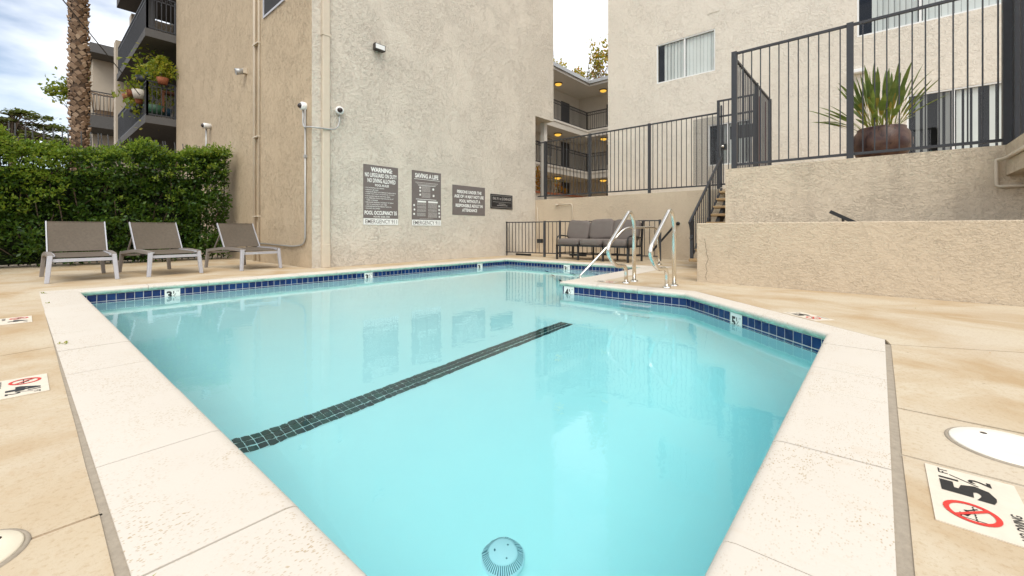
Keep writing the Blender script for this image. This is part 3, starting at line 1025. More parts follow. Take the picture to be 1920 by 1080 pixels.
deck_sign((-0.112, 3.505, 0.0), (0, -1, 0), (1, 0.02, 0), 0.374, 0.20, '4', True, 'cream no diving plaque on the left deck, the nearer of two there')
deck_sign((-0.140, 5.99, 0.0), (0, -1, 0), (1, 0.03, 0), 0.40, 0.195, '4', False, 'cream no diving plaque on the left deck, the farther one near the loungers')
_dn = Vector((5.53 - 4.125, 1.88 - 0.315, 0)).normalized()
deck_sign((4.735, 0.30, 0.0), (_dn.x, _dn.y, 0), (-_dn.y, _dn.x, 0), 0.374, 0.20, '5', True, 'faded no diving plaque behind the slanted pool edge')
deck_sign((6.05, 3.05, 0.0), (0, 1, 0), (-1, 0, 0), 0.36, 0.20, '4', True, 'faded no diving plaque behind the ladder rails')

def lid(name, c, r, mat, label):
    t = empty(name, (c[0], c[1], 0), label, 'lid')
    c = Vector((c[0], c[1], 0))
    B().lathe(c, [(r + 0.012, 0.0), (r + 0.010, 0.0035), (r + 0.001, 0.004), (r, 0.001)], 48).build('collar', M['filler'], t)
    B().lathe(c, [(r, -0.001), (r, 0.006), (r - 0.004, 0.009), (r * 0.55, 0.0095), (r * 0.53, 0.0085), (0.0, 0.009)], 48).build('cap', mat, t)
    for s in (-1, 1):
        B().lathe(c + Vector((s * r * 0.55, s * r * 0.35, 0.0093)), [(0.011, 0.0), (0.010, 0.0008), (0.0, 0.0008)], 12).build('finger_hole', M['lens'], t)
lid('skimmer_lid', (2.37, -0.362), 0.158, M['cover'], 'white round skimmer lid in the right deck')
lid('valve_lid', (-0.105, 1.672), 0.108, M['cover_tan'], 'tan round lid in the left deck corner')

# weeds growing in the filler strips and a few dead leaves
for x, y, nlf, lab in ((0.175, 8.02, 22, 'green weed at the far end of the left joint'), (0.18, 6.9, 9, 'tiny weed sprouting mid way along the left joint'), (0.182, 4.35, 16, 'dry weed by the left joint beside the coping'), (0.185, 1.23, 16, 'small weed in the near end of the left joint'), (8.33, 3.33, 14, 'yellow weed at the coping behind the ladder rails')):
    pts = np.array([[x, y, 0.0]]) + rng.normal(size=(nlf, 3)) * np.array([0.012, 0.02, 0.0])
    t = empty('weed', (x, y, -0.003), lab, 'weed')
    leaves('leaf', M['pot_leaf'], pts, rng.uniform(0.010, 0.028, nlf), t, nrm=np.array([[0.3, 0, 0.9]]), aspect=0.35, kind='stuff')
pts = np.column_stack([rng.uniform(-1.5, 3.9, 60), rng.uniform(11.5, 13.6, 60), np.full(60, 0.003)])
pts = np.concatenate([pts, np.column_stack([rng.uniform(-0.6, 0.1, 5), rng.uniform(2.5, 7.0, 5), np.full(5, 0.004)]), np.column_stack([rng.uniform(2.5, 6.5, 7), rng.uniform(-1.2, 0.1, 7), np.full(7, 0.004)])])
tag(leaves('leaf_litter', M['orange_leaf'], pts, rng.uniform(0.010, 0.024, len(pts)), flat=0.95, fold=0.6), 'small dry leaves scattered over the deck', 'leaf litter', kind='stuff')


# ================================================================== BUILDINGS
# ---- main block with the warning signs
WX, FYW = 3.995, 9.05
bl = empty('apartment_building', (8, 14, 0), 'tall stucco block on the left with pool rule signs on its wall', 'building')
b = B()
prof = [(WX, -0.1), (11.685, -0.1), (11.685, 4.79), (12.77, 4.79), (12.77, 13.0), (WX, 13.0)]
k = len(prof)
for y0, y1, pr in ((FYW, 12.5, prof), (12.5, 21.1, [(WX, -0.1), (11.685, -0.1), (11.685, 13.0), (WX, 13.0)])):
    k = len(pr)
    b.add([(x, y0, z) for x, z in pr] + [(x, y1, z) for x, z in pr],
          [tuple(range(k)), tuple(range(2 * k - 1, k - 1, -1))] + [(i, k + i, k + (i + 1) % k, (i + 1) % k) for i in range(k)])
me_wall = b.build('wall', [M['front'], M['brown']], bl)
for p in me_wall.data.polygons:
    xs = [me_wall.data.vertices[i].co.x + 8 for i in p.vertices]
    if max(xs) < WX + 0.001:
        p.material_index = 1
B().box(12.62, 12.80, 9.36, 9.54, 1.87, 4.79).build('column', M['far_stucco'], bl)
# brown wall: window high up, two riser pipes, junction conduit
def bar_window(parent, X, y0, y1, z0, z1, fm, face=-1, depth=0.07, mull=(), blind=None, slat_w=0.09, gap=0.0, inner=None):
    """window in a wall facing -X; the reveal runs from X to X+depth"""
    t = B()
    w = 0.035
    t.box(X + 0.012, X + depth, y0, y1, z0, z0 + w).box(X + 0.012, X + depth, y0, y1, z1 - w, z1)
    t.box(X + 0.012, X + depth, y0, y0 + w, z0 + w, z1 - w).box(X + 0.012, X + depth, y1 - w, y1, z0 + w, z1 - w)
    for m in mull:
        t.box(X + 0.02, X + depth, m - 0.022, m + 0.022, z0 + w, z1 - w)
    wnd = t.build('window', fm, parent)
    ys = [y0 + w] + list(mull) + [y1 - w]
    for a, c in zip(ys[:-1], ys[1:]):
        g = B(); g.add([(X + 0.045, a, z0 + w), (X + 0.045, c, z0 + w), (X + 0.045, c, z1 - w), (X + 0.045, a, z1 - w)], [(0, 3, 2, 1)])
        g.build('pane', M['glass'], wnd)
    if blind:
        for (a, c, mt, g, ang) in blind:
            nS = max(1, int((c - a) / slat_w))
            sw = (c - a) / nS
            for j in range(nS):
                yc = a + (j + 0.5) * sw
                if random.random() < 0.03:
                    continue
                hw = sw * (1 - g) / 2
                an = ang + random.gauss(0, 0.06)
                dx, dy = math.sin(an) * hw, math.cos(an) * hw
                sb = B(); sb.add([(X + 0.10 - dx, yc - dy, z0 + w), (X + 0.10 + dx, yc + dy, z0 + w), (X + 0.10 + dx, yc + dy, z1 - w), (X + 0.10 - dx, yc - dy, z1 - w)], [(0, 3, 2, 1)])
                sb.build('blind_slat', mt, wnd)
    if inner:
        B().box(X + 0.09, X + 0.9, y0 - 0.02, y1 + 0.02, z0 - 0.02, z1 + 0.02).build('room', M['dark_room'], wnd) if False else None
    return wnd
t = B()
for y0, y1, z0, z1 in ((10.43, 11.76, 6.14, 6.19), (10.43, 11.76, 7.35, 7.40), (10.43, 10.48, 6.19, 7.35), (11.71, 11.76, 6.19, 7.35)):
    t.box(WX - 0.03, WX, y0, y1, z0, z1)
wnd = t.build('window', M['silver'], bl)
B().box(WX - 0.012, WX, 10.48, 11.71, 6.19, 7.35).build('pane', M['dark_room'], wnd)
B().tube([(WX - 0.035, 12.32, 0), (WX - 0.035, 12.32, 13)], 0.035, 10).build('riser_pipe', M['beige_metal'], bl)
B().tube([(WX - 0.022, 12.03, 0), (WX - 0.022, 12.03, 13)], 0.020, 8).build('riser_pipe', M['beige_metal'], bl)
for z in (1.15, 3.2, 5.6):
    B().box(WX - 0.075, WX, 12.00, 12.37, z, z + 0.03).build('pipe_clip', M['beige_metal'], bl)
# downspout on the front face
ds = B().box(4.19, 4.35, FYW - 0.085, FYW, 0.0, 13).build('downspout', M['beige_metal'], bl, bevel=0.012)
B().box(4.175, 4.365, FYW - 0.095, FYW, 4.98, 5.02).build('strap', M['beige_metal'], ds)
B().box(4.185, 4.355, FYW - 0.091, FYW - 0.002, 0.0, 0.50).build('boot', M['beige_metal'], ds, bevel=0.008)

# ---- balconies along the brown side (second block behind)
b2 = empty('apartment_building', (5, 26, 0), 'rear block beyond the hedge with grey stacked balconies', 'building')
B().box(5.3, 11, 21.1, 30.0, -0.1, 12.2).build('wall', M['grey_stucco'], b2)
B().box(3.03, 5.3, 28.75, 29.4, -0.1, 10.3).build('end_wall', M['far_beige'], b2)
B().box(3.62, 5.3, 28.76, 29.4, 10.3, 11.85).build('upper_end_wall', M['far_beige'], b2)
B().box(2.77, 9.0, 36.0, 48.0, -0.1, 11.2).build('wing_wall', M['far_beige'], b2)
rf = B().box(2.55, 9.2, 34.6, 48.2, 11.2, 11.75)
rf.build('roof_slab', M['grey_stucco'], b2)
B().box(3.05, 5.3, 21.1, 28.6, 11.85, 12.3).build('eave', M['grey_stucco'], b2)
B().box(3.60, 3.90, 24.6, 24.9, -0.1, 11.9).build('column', M['grey_stucco'], b2)
def far_rail(pts, z0, z1, parent, n=9, deco=False):
    t = B()
    for (p, q) in zip(pts[:-1], pts[1:]):
        p, q = Vector((*p, 0)), Vector((*q, 0))
        for z in (z0 + 0.08, z1):
            t.bar(p + Vector((0, 0, z)), q + Vector((0, 0, z)), 0.045)
        if deco:
            t.bar(p + Vector((0, 0, z1 - 0.18)), q + Vector((0, 0, z1 - 0.18)), 0.03)
        m = max(2, int((q - p).length / 0.13))
        for j in range(m + 1):
            c = p.lerp(q, j / m)
            w = 0.06 if j in (0, m) else 0.022
            t.bar(c + Vector((0, 0, z0)), c + Vector((0, 0, z1 - (0.18 if deco and j not in (0, m) else 0))), w)
            if deco and j < m:
                e = p.lerp(q, (j + 0.5) / m)
                dx = (q - p).normalized()
                for kk in range(8):
                    a0, a1 = kk * math.pi / 4, (kk + 1) * math.pi / 4
                    t.bar(e + dx * 0.055 * math.cos(a0) + Vector((0, 0, z1 - 0.09 + 0.07 * math.sin(a0))), e + dx * 0.055 * math.cos(a1) + Vector((0, 0, z1 - 0.09 + 0.07 * math.sin(a1))), 0.014)
    return t.build('balcony_railing', M['iron'], parent)
for z, th in ((8.52, 0.30), (5.19, 0.28)):
    sb = B().box(3.05, 5.3, 21.1, 28.6, z - th, z).build('balcony_slab', M['grey_stucco'], b2)
    far_rail([(3.98, 21.18), (3.12, 21.18), (3.12, 28.5)], z, z + 1.35, sb, deco=True)
for z in (7.35, 3.85):
    sb = B().box(2.40, 4.2, 33.6, 36.0, z - 0.7, z).build('balcony_slab', M['grey_stucco'], b2)
    far_rail([(3.9, 33.7), (2.48, 33.7), (2.48, 36.0)], z, z + 1.35, sb, deco=True)

# ---- right building with the windows
XR = 13.3
br = empty('apartment_building', (16, 0, 1.87), 'pale stucco block on the right with sliding windows', 'building')
holes = [(3.641, 5.398, 5.49, 6.73), (-2.4, 0.412, 5.50, 6.73), (-3.0, -0.472, 1.90, 3.905), (2.70, 3.833, 2.70, 3.92)]
ycut = sorted({-9.0, 7.119, *[h[0] for h in holes], *[h[1] for h in holes]})
zcut = sorted({-0.1, 13.0, *[h[2] for h in holes], *[h[3] for h in holes]})
b = B()
for y0, y1 in zip(ycut[:-1], ycut[1:]):
    for z0, z1 in zip(zcut[:-1], zcut[1:]):
        ym, zm = (y0 + y1) / 2, (z0 + z1) / 2
        if any(h[0] < ym < h[1] and h[2] < zm < h[3] for h in holes):
            continue
        b.add([(XR, y0, z0), (XR, y1, z0), (XR, y1, z1), (XR, y0, z1)], [(0, 3, 2, 1)])
for y0, y1, z0, z1 in holes:
    b.add([(x, y, z) for x in (XR, XR + 0.16) for y, z in ((y0, z0), (y1, z0), (y1, z1), (y0, z1))],
          [(0, 1, 5, 4), (1, 2, 6, 5), (2, 3, 7, 6), (3, 0, 4, 7)])
b.add([(XR, 7.119, -0.1), (22, 7.119, -0.1), (22, 7.119, 13), (XR, 7.119, 13), (XR, -9, 13), (22, -9, 13), (22, -9, -0.1)], [(0, 3, 2, 1), (3, 4, 5, 2)])
b.build('wall', M['right'], br)
for y0, y1, z0, z1 in holes:
    rm = B()
    X0, X1 = XR + 0.17, XR + 1.2
    rm.add([(X0, y0 - .05, z0 - .05), (X1, y0 - .05, z0 - .05), (X1, y1 + .05, z0 - .05), (X0, y1 + .05, z0 - .05), (X0, y0 - .05, z1 + .05), (X1, y0 - .05, z1 + .05), (X1, y1 + .05, z1 + .05), (X0, y1 + .05, z1 + .05)],
           [(0, 1, 2, 3), (4, 7, 6, 5), (0, 4, 5, 1), (3, 2, 6, 7), (1, 5, 6, 2)])
    rm.build('room', M['dark_room'], br)
bar_window(br, XR, 3.641, 5.398, 5.49, 6.73, M['white_metal'], mull=(4.528,), blind=[(4.56, 5.18, M['blind'], 0.02, 0.25), (3.68, 4.50, M['blind'], 0.02, 0.12)], slat_w=0.10)
bar_window(br, XR, -2.4, 0.412, 5.50, 6.73, M['white_metal'], mull=(-0.70,), blind=[(-0.66, 0.14, M['blind'], 0.02, 0.3), (-2.36, -0.74, M['blind'], 0.05, 0.15)], slat_w=0.10)
bar_window(br, XR, -3.0, -0.472, 1.90, 3.905, M['white_metal'], mull=(-1.222,), blind=[(-2.96, -1.25, M['blind'], 0.34, 0.25), (-1.20, -0.60, M['blind_grey'], 0.34, 0.5)], slat_w=0.118)
bar_window(br, XR, 2.70, 3.833, 2.70, 3.92, M['white_metal'], mull=(3.30,), blind=[(2.73, 3.28, M['blind'], 0.1, 0.2), (3.33, 3.6, M['blind_grey'], 0.2, 0.4)], slat_w=0.10)
for y in (3.52, 3.70):
    vt = B().box(XR - 0.012, XR, y, y + 0.16, 7.20, 7.34).build('vent', M['right'], br)
B().box(XR - 0.16, XR, 0.25, 0.50, 4.60, 4.69).build('light_box', M['white_metal'], br, bevel=0.012)

# ---- terrace with its retaining walls
tr = B()
tr.prism([(11.80, -9), (60, -9), (60, 60), (12.4, 60), (12.4, 9.05), (11.80, 9.05)], 1.2, 1.86)
tr.prism([(8.25, -9), (11.80, -9), (11.80, 1.90), (8.25, 1.90)], 1.2, 1.862)
tr.build('terrace', M['deck'], kind='structure')
lw = empty('retaining_wall', (11.69, 6, 0), 'low stucco wall behind the sofa carrying the long railing', 'wall')
B().prism([(11.69, 1.9), (11.93, 1.9), (11.93, 9.05), (11.69, 9.05)], -0.1, 1.86).build('wall', M['low'], lw)
pw = empty('retaining_wall', (8.2, 0, 0), 'upper stucco terrace wall below the potted plant', 'wall')
pb = B()
pb.prism([(8.2, -6), (8.42, -6), (8.42, 2.076), (8.2, 2.076)], -0.1, 1.89)
pb.prism([(8.42, 1.88), (11.69, 1.88), (11.69, 2.076), (8.42, 2.076)], -0.1, 1.89)
pb.build('wall', M['low_dirty'], pw)
gw = empty('retaining_wall', (6.9, 0, 0), 'front stucco guard wall on the deck right of the ladder rails', 'wall')
B().prism([(6.9, -7), (7.08, -7), (7.08, 2.16), (6.9, 2.16)], -0.05, 0.912).build('wall', M['low'], gw, bevel=0.01)
cr = Flat((6.9, 2.06, 0), (0, -1, 0), (0, 0, 1))
pts = [(0.02, 0.67)]
for i in range(14):
    pts.append((pts[-1][0] + random.uniform(-0.018, 0.02), pts[-1][1] - 0.045))
cr.line(pts, 0.005, 0.0015)
cr.b.build('crack', M['twig'], gw)
# bridge slab coming over from the terrace towards the camera side
bs = empty('bridge_slab', (7, -2, 1.5), 'concrete walkway slab jutting over the stairwell at the right edge', 'walkway')
B().prism([(6.96, -1.215), (8.198, -1.215), (8.198, -3.2), (6.96, -3.2)], 1.50, 1.885).build('slab', M['low_dirty'], bs)
pp = B()
pp.tube(fillet([(6.98, -1.19, 1.70), (7.95, -1.19, 1.70), (8.13, -1.15, 1.70), (8.15, -1.13, 1.70), (8.15, -1.13, 1.36), (8.15, -1.6, 1.36), (8.15, -2.6, 1.36)], 0.04), 0.022, 8)
pp.build('pipe', M['beige_metal'], bs)
for y in (-1.42, -1.50):
    B().tube([(8.16, y, 1.50), (8.16, y, 1.22)], 0.017, 8).build('pipe_stub', M['beige_metal'], bs)

# ---- iron railings: every post, rail and picket its own part
PICK = {}
def picket_mesh(h, w, m):
    key = (round(h, 3), w, m)
    if key not in PICK:
        PICK[key] = B().box(-w / 2, w / 2, -w / 2, w / 2, 0, h).mesh('picket', M[m])
    return PICK[key]
def railing(name, p, q, z0, z1, label, posts, gap=0.132, rails=(0.10, 0.0), pw=0.016, postw=0.055, railw=0.038, mat='iron', cat='railing', foot=0.0, root=None, group=None, skip=None):
    p, q = Vector((*p, 0)), Vector((*q, 0))
    d = (q - p); L = d.length; d /= L
    ang = math.atan2(d.y, d.x)
    t = root or empty(name, (p.x, p.y, z0), label, cat, group)
    for s, w in posts:
        c = p + d * s
        B().box(-w / 2, w / 2, -w / 2, w / 2, 0, z1 - z0 - foot + 0.02)
        link('post', B().box(-w / 2, w / 2, -w / 2, w / 2, 0, z1 - z0 - foot + 0.012).mesh('post', M[mat]), t, (c.x, c.y, z0 + foot), (0, 0, ang))
    ss = sorted(s for s, w in posts)
    for nm, z in (('bottom_rail', z0 + rails[0]), ('top_rail', z1 - rails[1])):
        B().bar(p + Vector((0, 0, z - railw / 2)), q + Vector((0, 0, z - railw / 2)), railw).build(nm, M[mat], t)
    zb, zt = z0 + rails[0], z1 - rails[1] - railw
    me = picket_mesh(zt - zb, pw, mat)
    m = max(1, round(L / gap))
    for j in range(1, m):
        s = L * j / m
        if any(abs(s - a) < w * 0.5 + 0.02 for a, w in posts) or (skip and skip[0] < s < skip[1]):
            continue
        c = p + d * s
        link('picket', me, t, (c.x, c.y, zb), (0, 0, ang))
    return t
# long rail on the low wall behind the sofa
railing('railing', (11.80, 9.03), (11.80, 3.16), 1.86, 3.86, 'long dark railing on the low wall behind the sofa', [(0.33, 0.065), (2.08, 0.075), (4.03, 0.07)], gap=0.132, rails=(0.14, 0.0))
# rail on the upper terrace wall
railing('railing', (8.30, 1.95), (8.30, -1.30), 1.885, 3.96, 'dark terrace railing in front of the potted plant', [(0.0, 0.085), (1.61, 0.085), (3.20, 0.10)], gap=0.134, rails=(0.10, 0.0))
# return run beside the stairs
rr = railing('railing', (8.36, 1.98), (11.75, 1.98), 1.885, 3.93, 'dark return railing running back beside the stairs', [(3.36, 0.06), (1.9, 0.06)], gap=0.13, rails=(0.06, 0.0))
# run along the bridge slab
railing('railing', (8.25, -1.32), (7.0, -1.32), 1.885, 3.96, 'dark railing on the bridge slab at the right edge', [(0.12, 0.10), (0.34, 0.06), (1.22, 0.07)], gap=0.134, rails=(0.05, 0.0))
# mesh screen beside the gate
ms = B()
for j in range(48):
    y = 3.20 + j * 0.0125
    ms.bar((11.84, y, 2.02), (11.84, y, 3.78), 0.0035)
for j in range(70):
    z = 2.03 + j * 0.025
    ms.bar((11.845, 3.20, z), (11.845, 3.80, z), 0.0035)
ms.build('mesh_screen', M['iron'], label='fine wire mesh panel beside the stair gate', cat='mesh panel')
# gate at the head of the stairs
gt = empty('gate', (11.72, 3.1, 1.87), 'dark iron gate with lock box at the top of the stairs', 'gate')
g0, g1 = 3.13, 2.30
for y in (g0, g1):
    B().box(11.69, 11.75, y - 0.03, y + 0.03, 1.87, 4.14).build('gate_post', M['iron'], gt)
for z, nm in ((4.12, 'top_rail'), (3.72, 'upper_rail'), (1.98, 'bottom_rail')):
    B().bar((11.72, g0, z), (11.72, g1, z), 0.04).build(nm, M['iron'], gt)
for j in range(1, 7):
    y = g0 + (g1 - g0) * j / 7
    link('picket', picket_mesh(2.10, 0.018, 'iron'), gt, (11.72, y, 2.0))
B().box(11.70, 11.735, g0 - 0.05, g0 - 0.09, 1.9, 4.0).build('stile', M['iron'], gt)
B().box(11.70, 11.74, g1 + 0.03, g1 + 0.55, 3.10, 3.42).build('lock_plate', M['dark_iron'], gt)
lk = B().box(11.66, 11.76, g0 - 0.20, g0 - 0.06, 2.86, 3.00).build('lock_box', M['dark_iron'], gt)
B().pillow((11.62, g0 - 0.125, 2.93), (0.08, 0.075, 0.075), e=1.0).build('knob', M['steel'], lk)
B().box(11.69, 11.75, 2.19, 2.26, 1.87, 4.05).build('rust_post', M['rust'], gt)
B().box(11.70, 11.74, 2.06, 2.085, 1.87, 3.9).build('rust_post', M['rust'], gt)

# stairs up to the gate
stx = empty('stairs', (10.4, 2.6, 0), 'short open stairs with pebble treads up to the terrace gate', 'stairs')
NS = 9
for j in range(NS):
    z = 1.87 * (j + 1) / (NS + 0.4) 
    x = 9.30 + j * 0.272
    B().box(x, x + 0.33, 2.08, 3.08, z - 0.06, z).build('tread', M['tread'], stx, bevel=0.012)
B().bar((9.36, 2.30, 0.02), (11.69, 2.30, 1.70), 0.08, 0.2).build('stringer', M['dark_iron'], stx)
B().bar((9.36, 2.85, 0.02), (11.69, 2.85, 1.70), 0.08, 0.2).build('stringer', M['dark_iron'], stx)
sr = empty('stair_railing', (9.3, 3.04, 0), 'sloping dark stair rail beside the low back wall', 'railing')
pA, pB = Vector((9.24, 3.04, 0.955)), Vector((11.68, 3.04, 2.70))
B().bar(pA, pB, 0.045, 0.04).build('top_rail', M['iron'], sr)
dn = Vector((0, 0, -0.83))
lo = pA.lerp(pB, 0.10) + dn
B().bar(lo, pB + dn, 0.035).build('bottom_rail', M['iron'], sr)
B().box(9.36, 9.42, 3.01, 3.07, 0.18, 1.04).build('post', M['iron'], sr)
B().bar(pA + Vector((0.01, 0, 0)), Vector((9.39, 3.04, 0.68)), 0.03).build('return_rail', M['iron'], sr)
B().pillow((9.36, 3.04, 0.63), (0.07, 0.07, 0.05), e=0.8).build('bracket', M['iron'], sr)
B().box(10.62, 10.67, 3.015, 3.065, 1.0, 1.94).build('post', M['iron'], sr)
for j in range(1, 17):
    c = pA.lerp(pB, 0.06 + j * 0.055)
    link('picket', picket_mesh(0.79, 0.016, 'iron'), sr, c + Vector((0, 0, -0.82)))
# handrail of the stairwell between the two stucco walls
hr = empty('handrail', (7.7, 0.4, 0.9), 'short end of a black handrail above the front guard wall', 'handrail')
B().bar((7.70, 0.545, 1.075), (7.70, -0.9, 0.23), 0.035, 0.05).build('rail', M['dark_iron'], hr)
B().bar((7.70, 0.40, 0.97), (8.19, 0.40, 0.86), 0.025).build('bracket', M['dark_iron'], hr)
# low railing behind the sofa
railing('railing', (10.30, 7.63), (11.0, 4.37), 0.0, 1.075, 'low dark railing directly behind the grey sofa', [(0.0, 0.06), (0.50, 0.05), (3.33, 0.06)], gap=0.133, rails=(0.13, 0.0), railw=0.03)
lg = railing('gate', (10.13, 9.03), (10.29, 7.69), 0.0, 1.07, 'low dark picket gate between the block corner and the sofa railing', [(0.03, 0.03)], gap=0.125, rails=(0.13, 0.0), railw=0.03, cat='gate')
B().box(10.22, 10.32, 7.70, 7.86, 0.42, 0.54).build('latch_box', M['dark_iron'], lg)
hl = empty('handrail', (11.4, 4.4, 0.6), 'sloping black handrail fixed to the back wall right of the sofa', 'handrail')
q0, q1 = at_x(1222, 472, 11.2), at_x(1268, 419, 11.6)
B().bar(q0, q1, 0.035, 0.05).build('rail', M['dark_iron'], hl)
B().bar(q1, (11.69, q1.y - 0.02, q1.z), 0.03).build('bracket', M['dark_iron'], hl)
B().lathe((11.69, q1.y - 0.02, q1.z), [(0.05, 0.0), (0.05, 0.02), (0.0, 0.02)], 14, axis=(-1, 0, 0)).build('rosette', M['dark_iron'], hl)
# pipes on the low wall
pi = empty('wall_pipe', (11.65, 8, 1.5), 'beige pipe bent over on the low back wall', 'pipe')
a0 = at_x(1044, 384, 11.64); a1 = at_x(1073, 382, 11.64); a2 = at_x(1074, 414, 11.64)
B().tube(fillet([a0, a1, (11.64, a1.y, 0.3)], 0.10), 0.018, 8).build('pipe', M['beige_metal'], pi)
B().pillow(a0, (0.07, 0.11, 0.06), e=0.5).build('fitting', M['beige_metal'], pi)
pi2 = empty('wall_pipe', (11.65, 8.8, 1.0), 'thin straight conduit in the corner of the low back wall', 'pipe')
a3 = at_x(1008, 388, 11.66)
B().tube([(11.665, a3.y, 0.2), a3], 0.012, 8).build('pipe', M['beige_metal'], pi2)
for y, x, lab in ((8.6, 10.45, 'dark drain slot at the foot of the wall behind the low gate'), (7.1, 11.3, 'dark drain slot behind the sofa')):
    B().box(x, x + 0.05, y - 0.3, y + 0.3, 0.0, 0.06).build('drain_slot', M['dark_iron'], label=lab, cat='drain')

# ================================================================== SIGNS on the signboard wall
def sign_base(name, x0, x1, z0, z1, mat, label, th=0.008):
    t = empty(name, ((x0 + x1) / 2, FYW, z0), label, 'sign')
    B().box(x0, x1, FYW - th, FYW, z0, z1).build('board', M[mat], t)
    f = Flat((x0, FYW - th, z0), (1, 0, 0), (0, 0, 1))
    return t, f, x1 - x0, z1 - z0
t, f, w, h = sign_base('pool_rules_sign', 5.172, 6.109, 0.936, 2.346, 'sign_grey', 'tall grey pool rules sign headed WARNING, leftmost on the wall')
wb_ = Flat(f.o, f.r, f.u).rect(0, w, 0, h * 0.105, 0.002)
wb_.b.build('white_band', M['white'], t)
g = Flat(f.o, f.r, f.u).text('EMERGENCY 911', w * 0.05, w * 0.96, h * 0.02, h * 0.088, 0.004, 0.005)
g.b.build('emergency_lettering', M['sign_grey'], t)
f.text('WARNING:', w * .20, w * .82, h * .885, h * .965, bold=.05)
f.text('NO LIFEGUARD ON DUTY', w * .04, w * .96, h * .795, h * .868, bold=.03)
f.text('NO DIVING ALLOWED', w * .11, w * .92, h * .705, h * .778, bold=.03)
f.text('POOL RULES', w * .32, w * .72, h * .645, h * .685, bold=.03)
rules = [('NO RUNNING OR PUSHING', .58), ('PRIVATE USE ONLY', .42), ('RESIDENTS MUST ACCOMPANY THEIR GUESTS', .93), ('SWIM WEAR ONLY, NO JEANS OR CUTOFFS', .88), ('NO GLASSWARE IN THE POOL AREA', .76), ('ALL PERSONS USING THE POOL DO SO AT', .86), ('THEIR OWN RISK', .40), ('MANAGER RESERVES THE RIGHT TO DENY', .86), ('USE TO ANYONE AT ANY TIME', .66), ('SHOWER BEFORE ENTERING THE POOL', .80), ('NO PETS ALLOWED', .46)]
for i, (s_, e_) in enumerate(rules):
    z = h * (.625 - i * .0345)
    f.text(s_, w * .08, w * e_, z - h * .019, z, bold=.01)
    if i not in (6, 8):
        f.ring(w * .05, z - h * .009, 0.0, 0.007, n=8)
f.text('POOL OCCUPANCY 35', w * .03, w * .96, h * .165, h * .235, bold=.04)
f.text('HOURS: 8AM-10PM', w * .28, w * .74, h * .12, h * .15, bold=.01)
f.b.build('lettering', M['white'], t)

t, f, w, h = sign_base('first_aid_sign', 6.522, 7.474, 0.927, 2.35, 'sign_grey', 'tall grey SAVING A LIFE first aid sign')
Flat(f.o, f.r, f.u).rect(0, w, 0, h * 0.105, 0.002).b.build('white_band', M['white'], t)
g = Flat(f.o, f.r, f.u).text('EMERGENCY 911', w * 0.04, w * 0.96, h * 0.018, h * 0.088, 0.004, 0.005)
g.b.build('emergency_lettering', M['sign_grey'], t)
f.text('SAVING A LIFE', w * .10, w * .90, h * .87, h * .955, bold=.04)
f.rect(w * .07, w * .95, h * .845, h * .852)
f.rect(w * .2, w * .80, h * .735, h * .742)
f.rect(w * .13, w * .83, h * .478, h * .487)
f.rect(w * .18, w * .47, h * .425, h * .455)
f.rect(w * .54, w * .88, h * .425, h * .455)
for (cx, cz, rx) in ((.27, .695, .03), (.27, .635, .03), (.27, .565, .03), (.72, .68, .035), (.73, .56, .035), (.07, .37, .03), (.08, .29, .03), (.07, .21, .03), (.93, .37, .03), (.93, .30, .03), (.93, .235, .03), (.94, .17, .03)):
    f.ring(w * cx, h * cz, 0.0, w * rx, n=9)
f.b.build('lettering', M['white'], t)
g = Flat(f.o, f.r, f.u)
def fine_print(g, x0, x1, z0, z1, n):
    for i in range(n):
        z = z1 - (z1 - z0) * (i + 0.5) / n
        x = x0
        while x < x1 - 0.005:
            L = random.uniform(0.015, 0.05)
            g.rect(x, min(x + L, x1), z - (z1 - z0) / n * 0.28, z + (z1 - z0) / n * 0.28, 0.002)
            x += L + 0.008
for a in ((.11, .88, .775, .80, 1), (.16, .85, .752, .77, 1), (.32, .62, .62, .73, 6), (.32, .62, .51, .61, 6), (.17, .47, .37, .42, 3), (.17, .47, .31, .36, 3), (.17, .47, .25, .30, 3), (.17, .46, .17, .235, 4), (.54, .86, .32, .42, 6), (.54, .86, .26, .31, 3), (.54, .86, .15, .25, 6), (.25, .72, .125, .135, 1)):
    fine_print(g, w * a[0], w * a[1], h * a[2], h * a[3], a[4])
g.b.build('fine_print', M['sign_text'], t, kind='stuff')

t, f, w, h = sign_base('age_limit_sign', 7.886, 9.182, 1.24, 2.086, 'sign_grey', 'wide grey sign about persons under the age of 14')
for i, (s_, a, e_) in enumerate((('PERSONS UNDER THE', .13, .88), ('AGE OF 14 MAY NOT USE', .05, .95), ('POOL WITHOUT A', .20, .84), ('RESPONSIBLE ADULT IN', .09, .92), ('ATTENDANCE', .28, .74))):
    f.text(s_, w * a, w * e_, h * (.735 - i * .155), h * (.845 - i * .155), bold=.035)
f.b.build('lettering', M['white'], t)
t, f, w, h = sign_base('dial_sign', 9.42, 10.445, 1.48, 1.93, 'sign_black', 'small black emergency dial sign, rightmost on the wall', 0.02)
f.text('DIAL 911 or (213)485-6229', w * .09, w * .93, h * .56, h * .80, bold=.02)
f.rect(w * .09, w * .92, h * .455, h * .47)
f.rect(w * .03, w * .97, h * .90, h * .915); f.rect(w * .03, w * .97, h * .085, h * .10)
f.rect(w * .03, w * .036, h * .10, h * .90); f.rect(w * .964, w * .97, h * .10, h * .90)
fine_print(f, w * .36, w * .66, h * .31, h * .37, 1); fine_print(f, w * .28, w * .76, h * .20, h * .26, 1)
f.b.build('lettering', M['sign_text'], t, kind='stuff')

